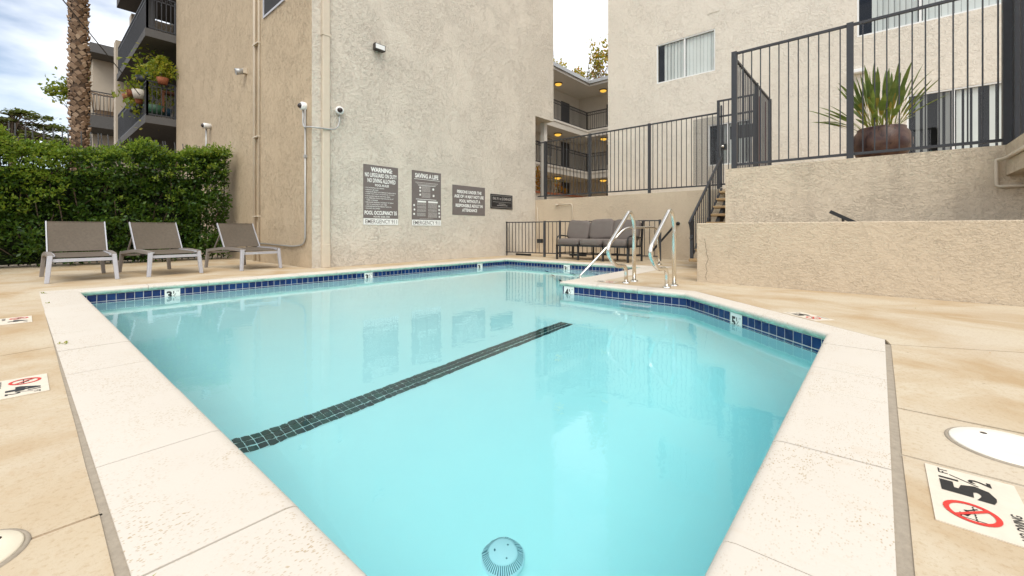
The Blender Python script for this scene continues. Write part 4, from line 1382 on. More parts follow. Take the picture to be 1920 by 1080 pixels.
# ================================================================== lights and cameras on the walls
fl = empty('flood_light', (5.517, FYW, 5.10), 'small square flood light high on the signboard wall', 'light')
B().box(5.44, 5.60, FYW - 0.03, FYW, 5.06, 5.20).build('back_plate', M['grey_metal'], fl)
B().prism([(5.38, FYW - 0.16), (5.66, FYW - 0.16), (5.64, FYW - 0.04), (5.40, FYW - 0.04)], 5.05, 5.19).build('housing', M['bronze'], fl)
B().box(5.40, 5.64, FYW - 0.166, FYW - 0.161, 5.07, 5.175).build('lens', M['white_metal'], fl)
def dome(name, c, out, label):
    c, out = Vector(c), Vector(out).normalized()
    t = empty(name, c, label, 'camera')
    B().lathe(c, [(0.085, 0.0), (0.088, 0.02), (0.088, 0.09), (0.07, 0.105), (0.055, 0.107)], 24, axis=out).build('housing', M['white_metal'], t)
    B().lathe(c, [(0.058, 0.104), (0.05, 0.135), (0.03, 0.155), (0.0, 0.162)], 18, axis=out).build('lens_dome', M['lens'], t)
    return t
dome('security_camera', (WX, 9.36, 3.47), (-1, 0, 0), 'white dome camera on the brown wall near the corner')
dome('security_camera', (4.585, FYW, 3.44), (-0.25, -1, 0), 'white dome camera on the signboard wall by the downspout')
sc = empty('security_camera', (WX, 16.4, 4.15), 'small white camera on a pole above the hedge end', 'camera')
B().tube([(WX - 0.12, 16.4, 2.8), (WX - 0.12, 16.4, 4.08)], 0.025, 8).build('pole', M['grey_metal'], sc)
B().lathe((WX + 0.02, 16.4, 4.17), [(0.0, 0.0), (0.09, 0.001), (0.09, 0.22), (0.07, 0.25)], 16, axis=(-1, -0.2, -0.05)).build('housing', M['white_metal'], sc)
B().lathe((WX - 0.2, 16.36, 4.16), [(0.072, 0.0), (0.06, 0.05), (0.0, 0.08)], 14, axis=(-1, -0.2, -0.05)).build('lens_dome', M['lens'], sc)
wl_ = empty('wall_light', (WX, 13.05, 5.12), 'small beige flood light on the brown wall', 'light')
B().box(WX - 0.10, WX, 12.98, 13.12, 5.06, 5.20).build('base', M['beige_metal'], wl_)
B().lathe((WX - 0.08, 13.05, 5.12), [(0.0, 0.0), (0.07, 0.0), (0.09, 0.18), (0.085, 0.181), (0.0, 0.10)], 14, axis=(-1, 0.2, -0.3)).build('shade', M['grey_metal'], wl_)
cn = empty('conduit', (WX, 9.25, 1.5), 'grey conduit linking both dome cameras and running down the brown wall', 'conduit')
B().tube(fillet([(WX - 0.03, 9.30, 3.40), (WX - 0.03, 9.30, 0.50), (WX - 0.03, 9.9, 0.44), (WX - 0.03, 12.0, 0.47)], 0.22), 0.017, 8).build('drop_pipe', M['grey_metal'], cn)
pts = [(WX - 0.05, 9.36, 3.40), (WX - 0.05, 9.36, 3.02), (WX - 0.05, FYW - 0.05, 2.97), (4.10, FYW - 0.11, 2.965), (4.45, FYW - 0.10, 2.99), (4.56, FYW - 0.06, 3.12), (4.585, FYW - 0.04, 3.38)]
B().tube(fillet(pts, 0.12), 0.016, 8).build('loop_cable', M['grey_metal'], cn)
B().box(WX - 0.055, WX, 9.275, 9.325, 2.36, 2.42).build('clip', M['grey_metal'], cn)

# ================================================================== LOUNGERS
def make_lounger():
    t = empty('sun_lounger', (0, 0, 0), 'x', 'sun lounger', 'sun loungers in a row before the hedge')
    w = 0.385
    for s in (-1, 1):
        rail = []
        for k in range(15):
            y = 1.50 * k / 14
            z = 0.405 + 0.045 * math.sin(math.pi * min(1, (y + 0.05) / 1.5)) - 0.02 * y
            rail.append((s * (w - 0.03), y, z))
        rb = B()
        pr = [Vector(p) for p in rail]
        for k in range(14):
            a, c = pr[k], pr[k + 1]
            rb.cur = 0
            rb.add([(a.x - .03, a.y, a.z - .035), (a.x + .03, a.y, a.z - .035), (a.x + .03, a.y, a.z + .02), (a.x - .03, a.y, a.z + .02),
                    (c.x - .03, c.y, c.z - .035), (c.x + .03, c.y, c.z - .035), (c.x + .03, c.y, c.z + .02), (c.x - .03, c.y, c.z + .02)],
                   [(0, 4, 5, 1), (1, 5, 6, 2), (2, 6, 7, 3), (3, 7, 4, 0)] + ([(0, 1, 2, 3)] if k == 0 else []) + ([(7, 6, 5, 4)] if k == 13 else []))
        rb.build('side_rail', M['silver_shaded'], t)
        # front and rear legs, splayed a little and tapering
        for y, z1, dy in ((0.03, 0.425, -0.035), (1.47, 0.40, 0.02)):
            lb = B()
            x0 = s * (w - 0.03); x1 = s * (w + 0.005)
            a, c = 0.030, 0.026
            lb.add([(x1 - c, y + dy - c, 0), (x1 + c, y + dy - c, 0), (x1 + c, y + dy + c, 0), (x1 - c, y + dy + c, 0),
                    (x0 - a, y - a, z1), (x0 + a, y - a, z1), (x0 + a, y + a, z1), (x0 - a, y + a, z1)],
                   [(3, 2, 1, 0), (4, 5, 6, 7), (0, 1, 5, 4), (1, 2, 6, 5), (2, 3, 7, 6), (3, 0, 4, 7)])
            lb.build('leg', M['silver'] if y < 1 else M['silver_shaded'], t, bevel=0.006)  # rear legs get the darker silver, their shade painted in
    B().box(-w + 0.05, w - 0.05, 0.015, 0.05, 0.315, 0.365).build('front_bar', M['silver'], t)
    B().box(-w + 0.05, w - 0.05, 1.44, 1.47, 0.31, 0.35).build('rear_bar', M['silver_shaded'], t)
    def sheet(p0, p1, sag, nx=8, ny=10, curl=0.0):
        m = B(); m.smooth = True
        p0, p1 = Vector(p0), Vector(p1)
        for side in (0, 1):
            vs = []
            for j in range(ny + 1):
                for i in range(nx + 1):
                    u_, v_ = i / nx, j / ny
                    p = p0.lerp(p1, v_)
                    nrm = Vector((0, -(p1 - p0).z, (p1 - p0).y)).normalized()
                    off = -sag * math.sin(math.pi * u_) * math.sin(math.pi * v_) - curl * (max(0, 0.12 - v_) / 0.12) ** 2
                    q = p + nrm * (off - side * 0.006)
                    vs.append((-p0.x + 2 * p0.x * u_, q.y, q.z))
            fs = [(j * (nx + 1) + i, j * (nx + 1) + i + 1, (j + 1) * (nx + 1) + i + 1, (j + 1) * (nx + 1) + i) for j in range(ny) for i in range(nx)]
            m.add(vs, fs if side == 0 else [f_[::-1] for f_ in fs])
        return m
    sheet((0.315, 0.03, 0.415), (0.315, 0.78, 0.435), 0.035, curl=0.03).build('seat_sling', M['sling'], t)
    sheet((0.345, 0.78, 0.455), (0.345, 1.07, 0.945), 0.03).build('back_sling', M['sling'], t)
    for s in (-1, 1):
        B().bar((s * 0.355, 0.76, 0.43), (s * 0.355, 1.08, 0.95), 0.032, 0.016, up=(1, 0, 0)).build('back_rail', M['silver'], t)
        B().bar((s * 0.315, 0.02, 0.41), (s * 0.315, 0.78, 0.43), 0.022, 0.03).build('seat_rail', M['silver'], t)
        B().bar((s * 0.325, 0.97, 0.76), (s * 0.325, 1.30, 0.38), 0.022).build('back_strut', M['silver_shaded'], t)
    B().bar((-0.35, 1.075, 0.945), (0.35, 1.075, 0.945), 0.02).build('top_bar', M['sling'], t)
    B().bar((-0.33, 0.60, 0.36), (0.33, 0.60, 0.36), 0.02).build('cross_bar', M['dark_iron'], t)
    return t
lounger = make_lounger()
refresh_kids()
spots = [(0.625, 9.44, 1, 'grey sling lounger at the left end of the row'),
         (1.80, 9.53, 8, 'grey sling lounger in the middle of the row'),
         (3.205, 9.56, 9, 'grey sling lounger nearest the brown building wall')]
for i, (x, y, a, lab) in enumerate(spots):
    o = lounger if i == 0 else copy_tree(lounger)
    o.location = (x, y, 0); o.rotation_euler = (0, 0, R(a)); o['label'] = lab

# ================================================================== SOFA
so = empty('outdoor_sofa', (10.15, 5.73, 0), 'black framed patio sofa with grey cushions by the low railing', 'sofa')
Y0, Y1, XF, XB = 4.655, 6.805, 9.72, 10.55
for y in (Y0 + .02, 5.36, 6.10, Y1 - .02):
    B().box(XF, XF + 0.045, y - .022, y + .022, 0, 0.40).build('leg', M['dark_iron'], so)
    B().box(XB - 0.03, XB + 0.012, y - .02, y + .02, 0, 0.40).build('leg', M['dark_iron'], so)
fb = B()
fb.box(XF, XF + 0.04, Y0, Y1, 0.365, 0.41).box(XB - 0.03, XB + 0.01, Y0, Y1, 0.365, 0.41)
for y in (Y0, 5.34, 6.08, Y1 - 0.04):
    fb.box(XF, XB, y, y + 0.04, 0.37, 0.405)
fb.box(XF + 0.36, XF + 0.385, Y0 + .02, Y1 - .02, 0.17, 0.195)
for y in (Y0 + .02, 5.36, 6.10, Y1 - .02):
    fb.box(XF + 0.02, XB - 0.01, y - .012, y + .012, 0.16, 0.185)
fb.build('seat_frame', M['dark_iron'], so)
bk = B()
bk.bar((XB - .02, Y0, 0.98), (XB + .0, Y1, 0.98), 0.03)
for j in range(22):
    y = Y0 + .04 + (Y1 - Y0 - .08) * j / 21
    bk.bar((XB - .03, y, 0.40), (XB + .05, y, 0.97), 0.018)
bk.build('back_frame', M['dark_iron'], so)
for y in (Y0 + .02, Y1 - .02):
    B().bar((XB - 0.02, y, 0.40), (XB + 0.07, y, 1.04), 0.045).build('back_post', M['dark_iron'], so)
    ap = [(XF + 0.02, y, 0.40), (XF + 0.02, y, 0.63), (XF + 0.25, y, 0.665), (XF + 0.5, y, 0.64), (XB, y, 0.60)]
    B().tube(fillet(ap, 0.08), 0.02, 6).build('arm', M['dark_iron'], so)
for i in range(3):
    yc = Y0 + 0.375 + i * 0.70
    B().pillow((XF + 0.36, yc + (0.01), 0.485), (0.74, 0.69, 0.185), e=0.30, puff=0.025, seed=i, nu=28, nv=14).build('seat_cushion', M['cushion'], so)
    mt = Matrix.Rotation(R(-14), 3, 'Y') @ Matrix.Rotation(R((3, -2, 4)[i]), 3, 'X')
    mt = Matrix.Rotation(R(14), 3, 'Y') @ Matrix.Rotation(R((3, -2, 4)[i]), 3, 'X')
    B().pillow((XB - 0.16, yc + (-.01, 0.0, 0.03)[i], 0.80 + (0, .02, 0)[i]), (0.21, 0.72, 0.56), mt, e=0.34, puff=0.05, seed=10 + i, nu=32, nv=18).build('back_cushion', M['cushion'], so)

# ================================================================== POOL GRAB RAILS
def plates(pts, t):
    for p in pts:
        B().lathe((p[0], p[1], 0), [(0.06, 0.0), (0.06, 0.018), (0.056, 0.021), (0.03, 0.022)], 20).build('base_plate', M['steel'], t)
for Y, dx, lab in ((2.90, 0.0, 'stainless ladder grab rail, the farther of the pair'), (2.24, -0.105, 'stainless ladder grab rail, the nearer of the pair')):
    t = empty('grab_rail', (6.1 + dx, Y, 0), lab, 'grab rail', 'stainless grab rails at the ladder')
    P = [(5.985, 0.0), (5.985, 0.275), (5.62, 0.275), (5.36, 0.53), (6.13, 1.12), (6.263, 0.92), (6.263, 0.0)]
    path = [(x + dx, Y, z) for x, z in P]
    a = fillet(path[:3], 0.15, 8)[:-1]
    full = fillet(path, 0.17, 9)
    B().tube(full, 0.029, 14).build('tube', M['steel'], t)
    plates([path[0], path[-1]], t)
foot = at_z(1086, 519, -0.30); foot = Vector((7.83, 4.84, -0.36))
base = at_z(1236, 496, 0)
t = empty('stair_grab_rail', base, 'stainless handrail slanting from the deck into the corner steps', 'grab rail')
b1 = at_plane(1172, 427, foot, base); b2_ = at_plane(1232, 426, foot, base)
wl0 = at_plane(1086, 519, foot, base)
B().tube(fillet([foot, wl0, b1, b2_, base], 0.16, 8), 0.024, 12).build('tube', M['steel'], t)
plates([base], t)

# ================================================================== HEDGE and fence behind the loungers
fn = empty('spiked_fence', (0.5, 14.75, 0), 'black spiked iron fence standing in the hedge', 'fence')
for z in (2.80, 0.3):
    B().bar((-4, 14.75, z), (3.97, 14.75, z), 0.045).build('rail', M['dark_iron'], fn)
sp = B()
sp.bar((0, 0, 0), (0, 0, 2.95), 0.024)
sp.bar((0, 0, 2.93), (0, 0.05, 3.12), 0.024); sp.bar((0, 0.046, 3.10), (0, 0.12, 3.24), 0.018)
SPM = sp.mesh('spike', M['dark_iron'])
for j in range(56):
    x = -3.9 + j * 0.142
    link('picket', SPM, fn, (x, 14.75 + random.gauss(0, .006), 0), (random.gauss(0, .012), random.gauss(0, .012), 0))
hd = empty('hedge', (0.5, 14.1, 0), 'dense green clipped hedge behind the row of loungers', 'hedge')
core = B()
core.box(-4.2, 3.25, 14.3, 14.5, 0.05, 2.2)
def top_z(x):
    return np.interp(x, [-4.2, -0.6, 0.4, 1.0, 1.6, 1.9, 2.15, 2.5, 3.0, 3.4, 3.9], [2.7, 2.78, 2.50, 2.52, 2.62, 2.86, 2.84, 2.60, 2.80, 2.86, 2.98])
def clumps(n):
    x = rng.uniform(-4.2, 3.86, n)
    tz = top_z(x)
    z = 0.1 + (tz - 0.1) * rng.random(n) ** 0.85
    # bulges and hollows over the face
    bul = 0.16 * np.sin(x * 2.7 + 1.3 * np.sin(z * 2.2)) * np.sin(z * 3.1 + x) + rng.normal(size=n) * 0.13
    y = 13.78 - bul + 0.10 * (z / 2.6)
    top = rng.random(n) < 0.2
    y = np.where(top, rng.uniform(13.7, 14.7, n), y)
    z = np.where(top, tz + rng.normal(size=n) * 0.05, z)
    return np.column_stack([x, y, z]), rng.uniform(0.08, 0.19, n)
def spray(c, r, n, sq=0.7):
    k = rng.integers(0, len(c), n)
    d = rng.normal(size=(n, 3))
    d /= np.linalg.norm(d, axis=1, keepdims=True)
    d *= rng.random((n, 1)) ** 0.45
    p = c[k] + d * r[k][:, None] * np.array([1.25, 1.0, sq])
    return p, d
c_, r_ = clumps(1050)
xe = rng.uniform(2.9, 3.74, 170); ze = rng.uniform(0.1, 2.9, 170)
c_ = np.concatenate([c_, np.column_stack([xe, rng.uniform(13.75, 14.35, 170), ze])]); r_ = np.concatenate([r_, rng.uniform(0.1, 0.2, 170)])
xe = rng.uniform(-4.0, 3.0, 260)
c_ = np.concatenate([c_, np.column_stack([xe, rng.uniform(14.0, 14.3, 260), rng.uniform(0.1, 2.4, 260)])]); r_ = np.concatenate([r_, rng.uniform(0.12, 0.2, 260)])
p, d = spray(c_, r_, 50000)
ok = (p[:, 2] > 0.03) & (p[:, 0] < 3.80)
p, d = p[ok], d[ok]
leaves('foliage', M['hedge'], p, rng.uniform(0.06, 0.11, len(p)), hd, aspect=0.55, nrm=d * 0.9 + np.array([[0, -0.35, 0.35]]))
# young shoots on top and tips; left end's stronger light put into leaf colour
x = rng.uniform(-4.2, 3.86, 230)
ct = np.column_stack([x, rng.uniform(13.55, 14.6, 230), top_z(x) + np.abs(rng.normal(size=230)) * 0.07])
x = np.concatenate([rng.uniform(-4.2, 3.9, 100), rng.uniform(-1.6, 0.6, 190)])
cf = np.column_stack([x, 13.58 + rng.normal(size=290) * 0.07, top_z(x) - np.abs(rng.normal(size=290)) * 0.6])
cw = np.column_stack([rng.uniform(-1.6, -0.42, 90), rng.uniform(11.8, 13.4, 90), rng.uniform(0.3, 2.75, 90)])
c_ = np.concatenate([ct, cf, cw])
p, d = spray(c_, rng.uniform(0.06, 0.14, len(c_)), 9500, 0.9)
p, d = p[p[:, 0] < 3.80], d[p[:, 0] < 3.80]
leaves('young_lit_foliage', M['hedge_young_lit'], p, rng.uniform(0.05, 0.095, len(p)), hd, aspect=0.5, nrm=d * 0.7 + np.array([[0, -0.2, 0.7]]))
# loose tufts that break the clipped top line
tx = rng.uniform(-4.1, 3.75, 30)
tuf = []
for x_ in tx:
    hgt = rng.uniform(0.08, 0.26)
    for q in range(5):
        tuf.append((x_ + rng.normal() * 0.12, rng.uniform(13.6, 14.2), float(top_z(x_)) + hgt * (q + 1) / 5 - 0.05))
tuf = np.array(tuf)
p, d = spray(tuf, rng.uniform(0.07, 0.13, len(tuf)), 4200, 0.9)
p, d = p[p[:, 0] < 3.80], d[p[:, 0] < 3.80]
leaves('tufts', M['hedge_young_lit'], p, rng.uniform(0.05, 0.10, len(p)), hd, aspect=0.5, nrm=d * 0.7 + np.array([[0, -0.2, 0.8]]))
# upright shoots standing over the top
n_ = 110
x = rng.uniform(-4.2, 3.86, n_)
sx = []
for i in range(n_):
    b0 = np.array([x[i], rng.uniform(13.6, 14.5), float(top_z(x[i]))])
    t_ = np.array([rng.normal() * .12, rng.normal() * .12, 1.0])
    for q in range(16):
        sx.append(b0 + t_ * q / 15 * rng.uniform(0.16, 0.30) + rng.normal(size=3) * 0.018)
sx = np.array(sx)
sx = sx[sx[:, 0] < 3.80]
leaves('shoots', M['hedge_young_lit'], sx, rng.uniform(0.05, 0.08, len(sx)), hd, aspect=0.45, nrm=np.array([[0, 0, 0.5]]))
tw = B()
for j in range(220):
    xx, z = random.uniform(-4, 3.7), random.uniform(0.0, 2.2)
    p = Vector((xx, 14.1 + random.uniform(-.2, .2), z))
    q = p + Vector((random.gauss(0, .15), random.gauss(-.1, .2), random.uniform(.2, .6)))
    tw.bar(p, q, 0.018)
tw.build('branches', M['twig'], hd)
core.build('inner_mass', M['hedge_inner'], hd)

# ================================================================== PALM, far trees, wire
pm = empty('palm_tree', (1.27, 21, 0), 'tall palm trunk with diamond leaf scars beyond the hedge', 'tree')
def prad(z):
    return 0.245 + 0.03 * math.exp(-z / 2) + 0.012 * math.sin(z * 1.3)
tb = B()
tb.tube([(1.27 + 0.02 * math.sin(z * .4), 21, z) for z in np.linspace(0, 15, 40)], [prad(z) - 0.03 for z in np.linspace(0, 15, 40)], 18)
tb.build('trunk', M['bark'], pm)
sc_ = B()
row = 0
z = 2.6
while z < 14.8:
    nr = 9
    for k in range(nr):
        a = 2 * math.pi * (k + 0.5 * (row % 2)) / nr + random.gauss(0, 0.09) + row * 0.05
        e = Vector((math.cos(a), math.sin(a), 0)); tt = Vector((-e.y, e.x, 0))
        c = Vector((1.27 + 0.02 * math.sin(z * .4), 21, z + random.gauss(0, .03)))
        r0 = prad(z) - 0.035; up = random.uniform(0.05, 0.12)
        w_, hh = random.uniform(0.07, 0.11), random.uniform(0.07, 0.115)
        # a leaf base: a lozenge whose upper tip stands off the trunk
        P0 = c + e * r0 - Vector((0, 0, hh)); P1 = c + e * (r0 + up * .55) + tt * w_; P2 = c + e * (r0 + up) + Vector((0, 0, hh * .75)); P3 = c + e * (r0 + up * .55) - tt * w_; P4 = c + e * (r0 - .02) + Vector((0, 0, hh * .9))
        sc_.add([P0, P1, P2, P3, P4], [(0, 1, 2), (0, 2, 3), (1, 4, 2), (3, 2, 4)])
    z += 0.135; row += 1
sc_.build('leaf_scar', M['bark2'], pm, kind='stuff')

def tree(name, base, top, crown, n, mat, label, leaf, limbs=9, flat=0.0, tr=0.18, clump=0.5, seed=3):
    """crown: list of (x,y,z,rx,ry,rz) masses"""
    r_ = np.random.default_rng(seed)
    t = empty(name, base, label, 'tree')
    tb = B()
    tb.tube([base, Vector(base).lerp(Vector(top), .5) + Vector((.1, .05, 0)), top], [tr, tr * .75, tr * .35], 10)
    tb.build('trunk', M['twig'], t)
    lb = B()
    cl = []
    for (x, y, z, rx, ry, rz) in crown:
        m = max(3, int(limbs * rx))
        for _ in range(m):
            d = r_.normal(size=3); d /= np.linalg.norm(d); q = r_.uniform(0.45, 1.0)
            c = np.array([x + d[0] * rx * q, y + d[1] * ry * q, z + d[2] * rz * q])
            cl.append((*c, r_.uniform(0.5, 1.0) * clump))
            s0 = Vector(base).lerp(Vector(top), r_.uniform(.6, 1.0))
            mid = s0.lerp(Vector(c), .5) + Vector((0, 0, .15))
            lb.tube([s0, mid, Vector(c)], [tr * .25, tr * .14, tr * .04], 5, cap=False)
    lb.build('limbs', M['twig'], t)
    cl = np.array(cl)
    k = r_.integers(0, len(cl), n)
    pts = cl[k, :3] + r_.normal(size=(n, 3)) * cl[k, 3:4] * np.array([1, 1, 1 - flat]) * .55
    leaves('crown', M[mat], pts, r_.uniform(.6, 1.2, n) * leaf, t, flat=flat, aspect=.6)
tree('deciduous_tree', (2.5, 38, 0), (2.45, 38, 9.5), [(2.75, 38, 11.0, .6, .8, 1.0), (2.95, 38, 9.0, .7, .8, 1.2), (1.55, 38, 9.4, .9, .8, .3), (2.9, 38, 7.0, .6, .8, .8)], 1500, 'spring_leaf', 'loose yellow green tree showing either side of the palm trunk', 0.26, tr=0.16, seed=5, clump=.55)
tree('cedar_tree', (-0.8, 70, 0), (-0.8, 70, 13.4), [(0.4, 70, 13.3, 2.0, 2.2, .25), (2.2, 70, 12.3, 1.8, 2.0, .25), (-1.6, 70, 12.4, 2.2, 2.2, .25), (1.2, 70, 11.2, 2.4, 2.2, .25), (3.0, 70, 10.6, 1.5, 1.8, .2), (-3.5, 70, 12.9, 2, 2, .3)], 3600, 'cedar', 'dark flat topped cedar far off at the left edge', 0.42, flat=.75, tr=.4, seed=8, clump=.8)
tree('autumn_tree', (29, 17.4, 1.87), (29, 17.4, 12.5), [(29.2, 15.9, 13.7, 1.4, 1.4, 1.0), (29.5, 17.0, 12.6, 1.6, 1.6, 1.0), (29, 18.6, 13.2, 1.1, 1.1, .7), (29.4, 20.6, 14.4, 1.3, 1.3, .8), (30.2, 15.4, 12.0, 1.3, 1.3, 1.4), (29, 16, 11, 1.2, 1.2, 1.0), (29, 19.4, 13.4, 1.0, 1.0, .6), (29, 15.8, 14.4, 1.3, 1.3, .7)], 3400, 'yellow_leaf', 'tree with yellow and orange leaves above the courtyard roof', 0.26, tr=.2, seed=11, clump=.45)
wr = at_y(118, 0, 16); wr2 = at_y(262, 178, 21.0)
wm = []
for k in range(15):
    f_ = -1.2 + 2.2 * k / 14
    p = wr.lerp(wr2, f_)
    wm.append(p)
B().tube(wm, 0.014, 6).build('overhead_wire', M['dark_iron'], label='thin overhead wire crossing the palm trunk to the balcony', cat='wire')

# ================================================================== BALCONY things
def potted(name, c, r, h, mat, nl, leaf, label, lm='pot_leaf', spread=.25, tall=.3, hang=0.0, group='potted plants on the far balcony'):
    c = Vector(c)
    t = empty(name, c, label, 'potted plant', group)
    B().lathe(c, [(0.0, 0.0), (r * .72, 0.0), (r, h), (r * .9, h), (r * .85, h * .85), (0, h * .85)], 16).build('pot', M[mat], t)
    p = rng.normal(size=(nl, 3)) * np.array([spread, spread, tall]) * .6 + np.array([c.x, c.y, c.z + h + tall * .7])
    if hang:
        p[: nl // 2, 2] -= hang * rng.random(nl // 2) + .2
    leaves('foliage', M[lm], p, rng.uniform(.6, 1.2, nl) * leaf, t, aspect=.5)
    return t
potted('potted_plant', at_y(305, 158, 21.15), .20, .24, 'terracotta', 30, .12, 'terracotta pot with a feathery tree plant on the balcony rail', spread=.12, tall=.2)
nf = empty('norfolk_pine', at_y(303, 156, 21.15), 'yellow green tiered pine plant on the balcony rail', 'plant')
c = Vector(at_y(303, 155, 21.15))
B().tube([c, c + Vector((0, 0, .95))], .02, 6).build('stem', M['twig'], nf)
pts = []
for k, z in enumerate((.35, .52, .70, .86, .95)):
    rad = (.62, .66, .5, .36, .15)[k]
    for j in range(7):
        a = 2 * math.pi * j / 7 + k
        for s_ in np.linspace(.12, 1, 24):
            pts.append((c.x + math.cos(a) * rad * s_, c.y + math.sin(a) * rad * s_, c.z + z - .22 * s_ ** 2 + .08 * s_))
pts = np.array(pts) + rng.normal(size=(len(pts), 3)) * .02
leaves('foliage', M['pot_leaf'], pts, .14, nf, aspect=.4)
potted('potted_plant', at_y(268, 157, 22.2), .24, .28, 'black_pot', 200, .2, 'black pot of drooping yellow leaves at the balcony corner', spread=.35, tall=.3, hang=.45)
potted('potted_plant', at_y(262, 186, 22.0), .25, .34, 'cream_pot', 26, .15, 'cream hanging pot outside the balcony rail', spread=.25, tall=.15)
potted('potted_plant', at_y(246, 180, 22.6), .17, .22, 'terracotta', 30, .16, 'small terracotta pot left of the cream hanging pot', spread=.2, tall=.25)
potted('potted_plant', at_y(239, 187, 23.4), .18, .2, 'terracotta', 26, .16, 'lowest small terracotta pot at the left of the balcony', spread=.2, tall=.2)
potted('potted_plant', at_y(261, 194, 22.1), .15, .2, 'terracotta', 30, .14, 'small terracotta pot under the cream hanging pot', spread=.2, tall=.2, hang=.5)
potted('potted_plant', at_y(291, 214, 21.9), .38, .3, 'green_pot', 90, .18, 'wide green tub with a leafy plant on the balcony floor', spread=.25, tall=.8)
potted('potted_plant', at_y(252, 212, 23.0), .2, .25, 'black_pot', 60, .28, 'long leaved plant trailing at the left of the balcony floor', spread=.4, tall=.35)
potted('potted_plant', at_y(283, 150, 22.6), .2, .25, 'blue_pot', 150, .2, 'bushy green plant behind the tiered pine on the balcony', spread=.55, tall=.6)
potted('potted_plant', at_y(312, 218, 22.6), .2, .3, 'blue_pot', 90, .2, 'upright plant behind the orange stand on the balcony', spread=.3, tall=.8)
potted('potted_plant', at_y(264, 205, 22.4), .16, .2, 'black_pot', 130, .18, 'vines trailing down outside the balcony rail', spread=.35, tall=.5, hang=.7)
tbl = empty('plant_stand', at_y(320, 214, 21.8), 'orange wooden stand at the right of the balcony', 'table')
c = Vector(at_y(320, 214, 21.8))
B().box(c.x - .3, c.x + .3, c.y - .2, c.y + .2, c.z + .78, c.z + .86).build('top', M['wood'], tbl)
for sx in (-.26, .26):
    for sy in (-.16, .16):
        B().box(c.x + sx - .03, c.x + sx + .03, c.y + sy - .03, c.y + sy + .03, c.z, c.z + .78).build('leg', M['wood'], tbl)
wc = empty('wicker_chair', (3.1, 34.6, 7.35), 'round backed wicker chair on the farther balcony', 'chair')
B().lathe((3.2, 34.7, 7.35), [(.40, 0), (.45, .4), (.5, .45)], 18).build('seat', M['wicker'], wc)
for k in range(9):
    a = math.pi * k / 8
    B().tube([(3.2 + .5 * math.cos(a), 34.7 + .5 * math.sin(a), 7.75), (3.2 + .62 * math.cos(a), 34.7 + .62 * math.sin(a), 8.95)], .02, 5).build('back_rod', M['wicker'], wc)
B().tube([(3.2 + .62 * math.cos(a), 34.7 + .62 * math.sin(a), 8.95) for a in np.linspace(0, math.pi, 14)], .03, 6).build('back_rim', M['wicker'], wc)

# ================================================================== POTTED STRAP PLANT on the terrace
pt = empty('planter_pot', (8.80, -0.02, 1.862), 'large glazed brown pot on the upper terrace wall', 'plant pot')
B().lathe((8.80, -0.02, 1.862), [(0.0, 0.0), (0.24, 0.0), (0.31, 0.10), (0.368, 0.25), (0.372, 0.33), (0.34, 0.44), (0.295, 0.50), (0.30, 0.525), (0.285, 0.535), (0.26, 0.52), (0.25, 0.42), (0, 0.41)], 36).build('body', M['pot'], pt)
B().lathe((8.80, -0.02, 2.27), [(0.0, 0.012), (0.25, 0.0)], 20).build('soil', M['ground'], pt)
plant = empty('strap_leaf_plant', (8.80, -0.02, 2.28), 'tall spiky strap leaved plant growing in the brown glazed pot', 'plant')
def strap_leaf(i):
    a = random.uniform(0, 2 * math.pi)
    lean = abs(random.gauss(0, 0.45)) + 0.03
    if random.random() < 0.13:
        lean = random.uniform(0.85, 1.2)
    L = random.uniform(0.70, 1.24) * (1 - 0.14 * lean)
    e = Vector((math.cos(a), math.sin(a), 0)); tt = Vector((-e.y, e.x, 0))
    p = Vector((8.80, -0.02, 2.27)) + e * random.uniform(0.03, 0.16) + tt * random.uniform(-.1, .1)
    ang = lean * 0.85
    pts = [p.copy()]
    nseg = 9
    for k in range(nseg):
        d = e * math.sin(ang) + Vector((0, 0, math.cos(ang)))
        p = p + d * (L / nseg)
        pts.append(p.copy())
        ang += lean * (0.012 + 0.010 * k)
    w0 = random.uniform(0.024, 0.040)
    tw_ = random.uniform(-0.7, 0.7)
    side = (tt * math.cos(tw_) + e * math.sin(tw_)).normalized()
    b1_, b2 = B(), B()
    vs = []
    for k, q in enumerate(pts):
        s_ = k / nseg
        wd = 0.006 if s_ < 0.5 else w0 * math.sin(math.pi * min(1, (s_ - 0.44) / 0.56)) ** 0.8 + 0.001
        d = (pts[min(k + 1, nseg)] - pts[max(k - 1, 0)]).normalized()
        nn = side.cross(d).normalized()
        vs += [q + side * wd, q - nn * wd * 0.35, q - side * wd]
    for k in range(nseg):
        (b2 if k < 5 else b1_).add(vs[k * 3:k * 3 + 6], [(0, 1, 4, 3), (1, 2, 5, 4)])
    b1_.cur = 0
    m = B()
    m.smooth = True
    m.add(b1_.v, b1_.f); m.cur = 1; m.add(b2.v, b2.f)
    m.build('leaf', [M['strap'], M['stalk']], plant)
for i in range(80):
    strap_leaf(i)

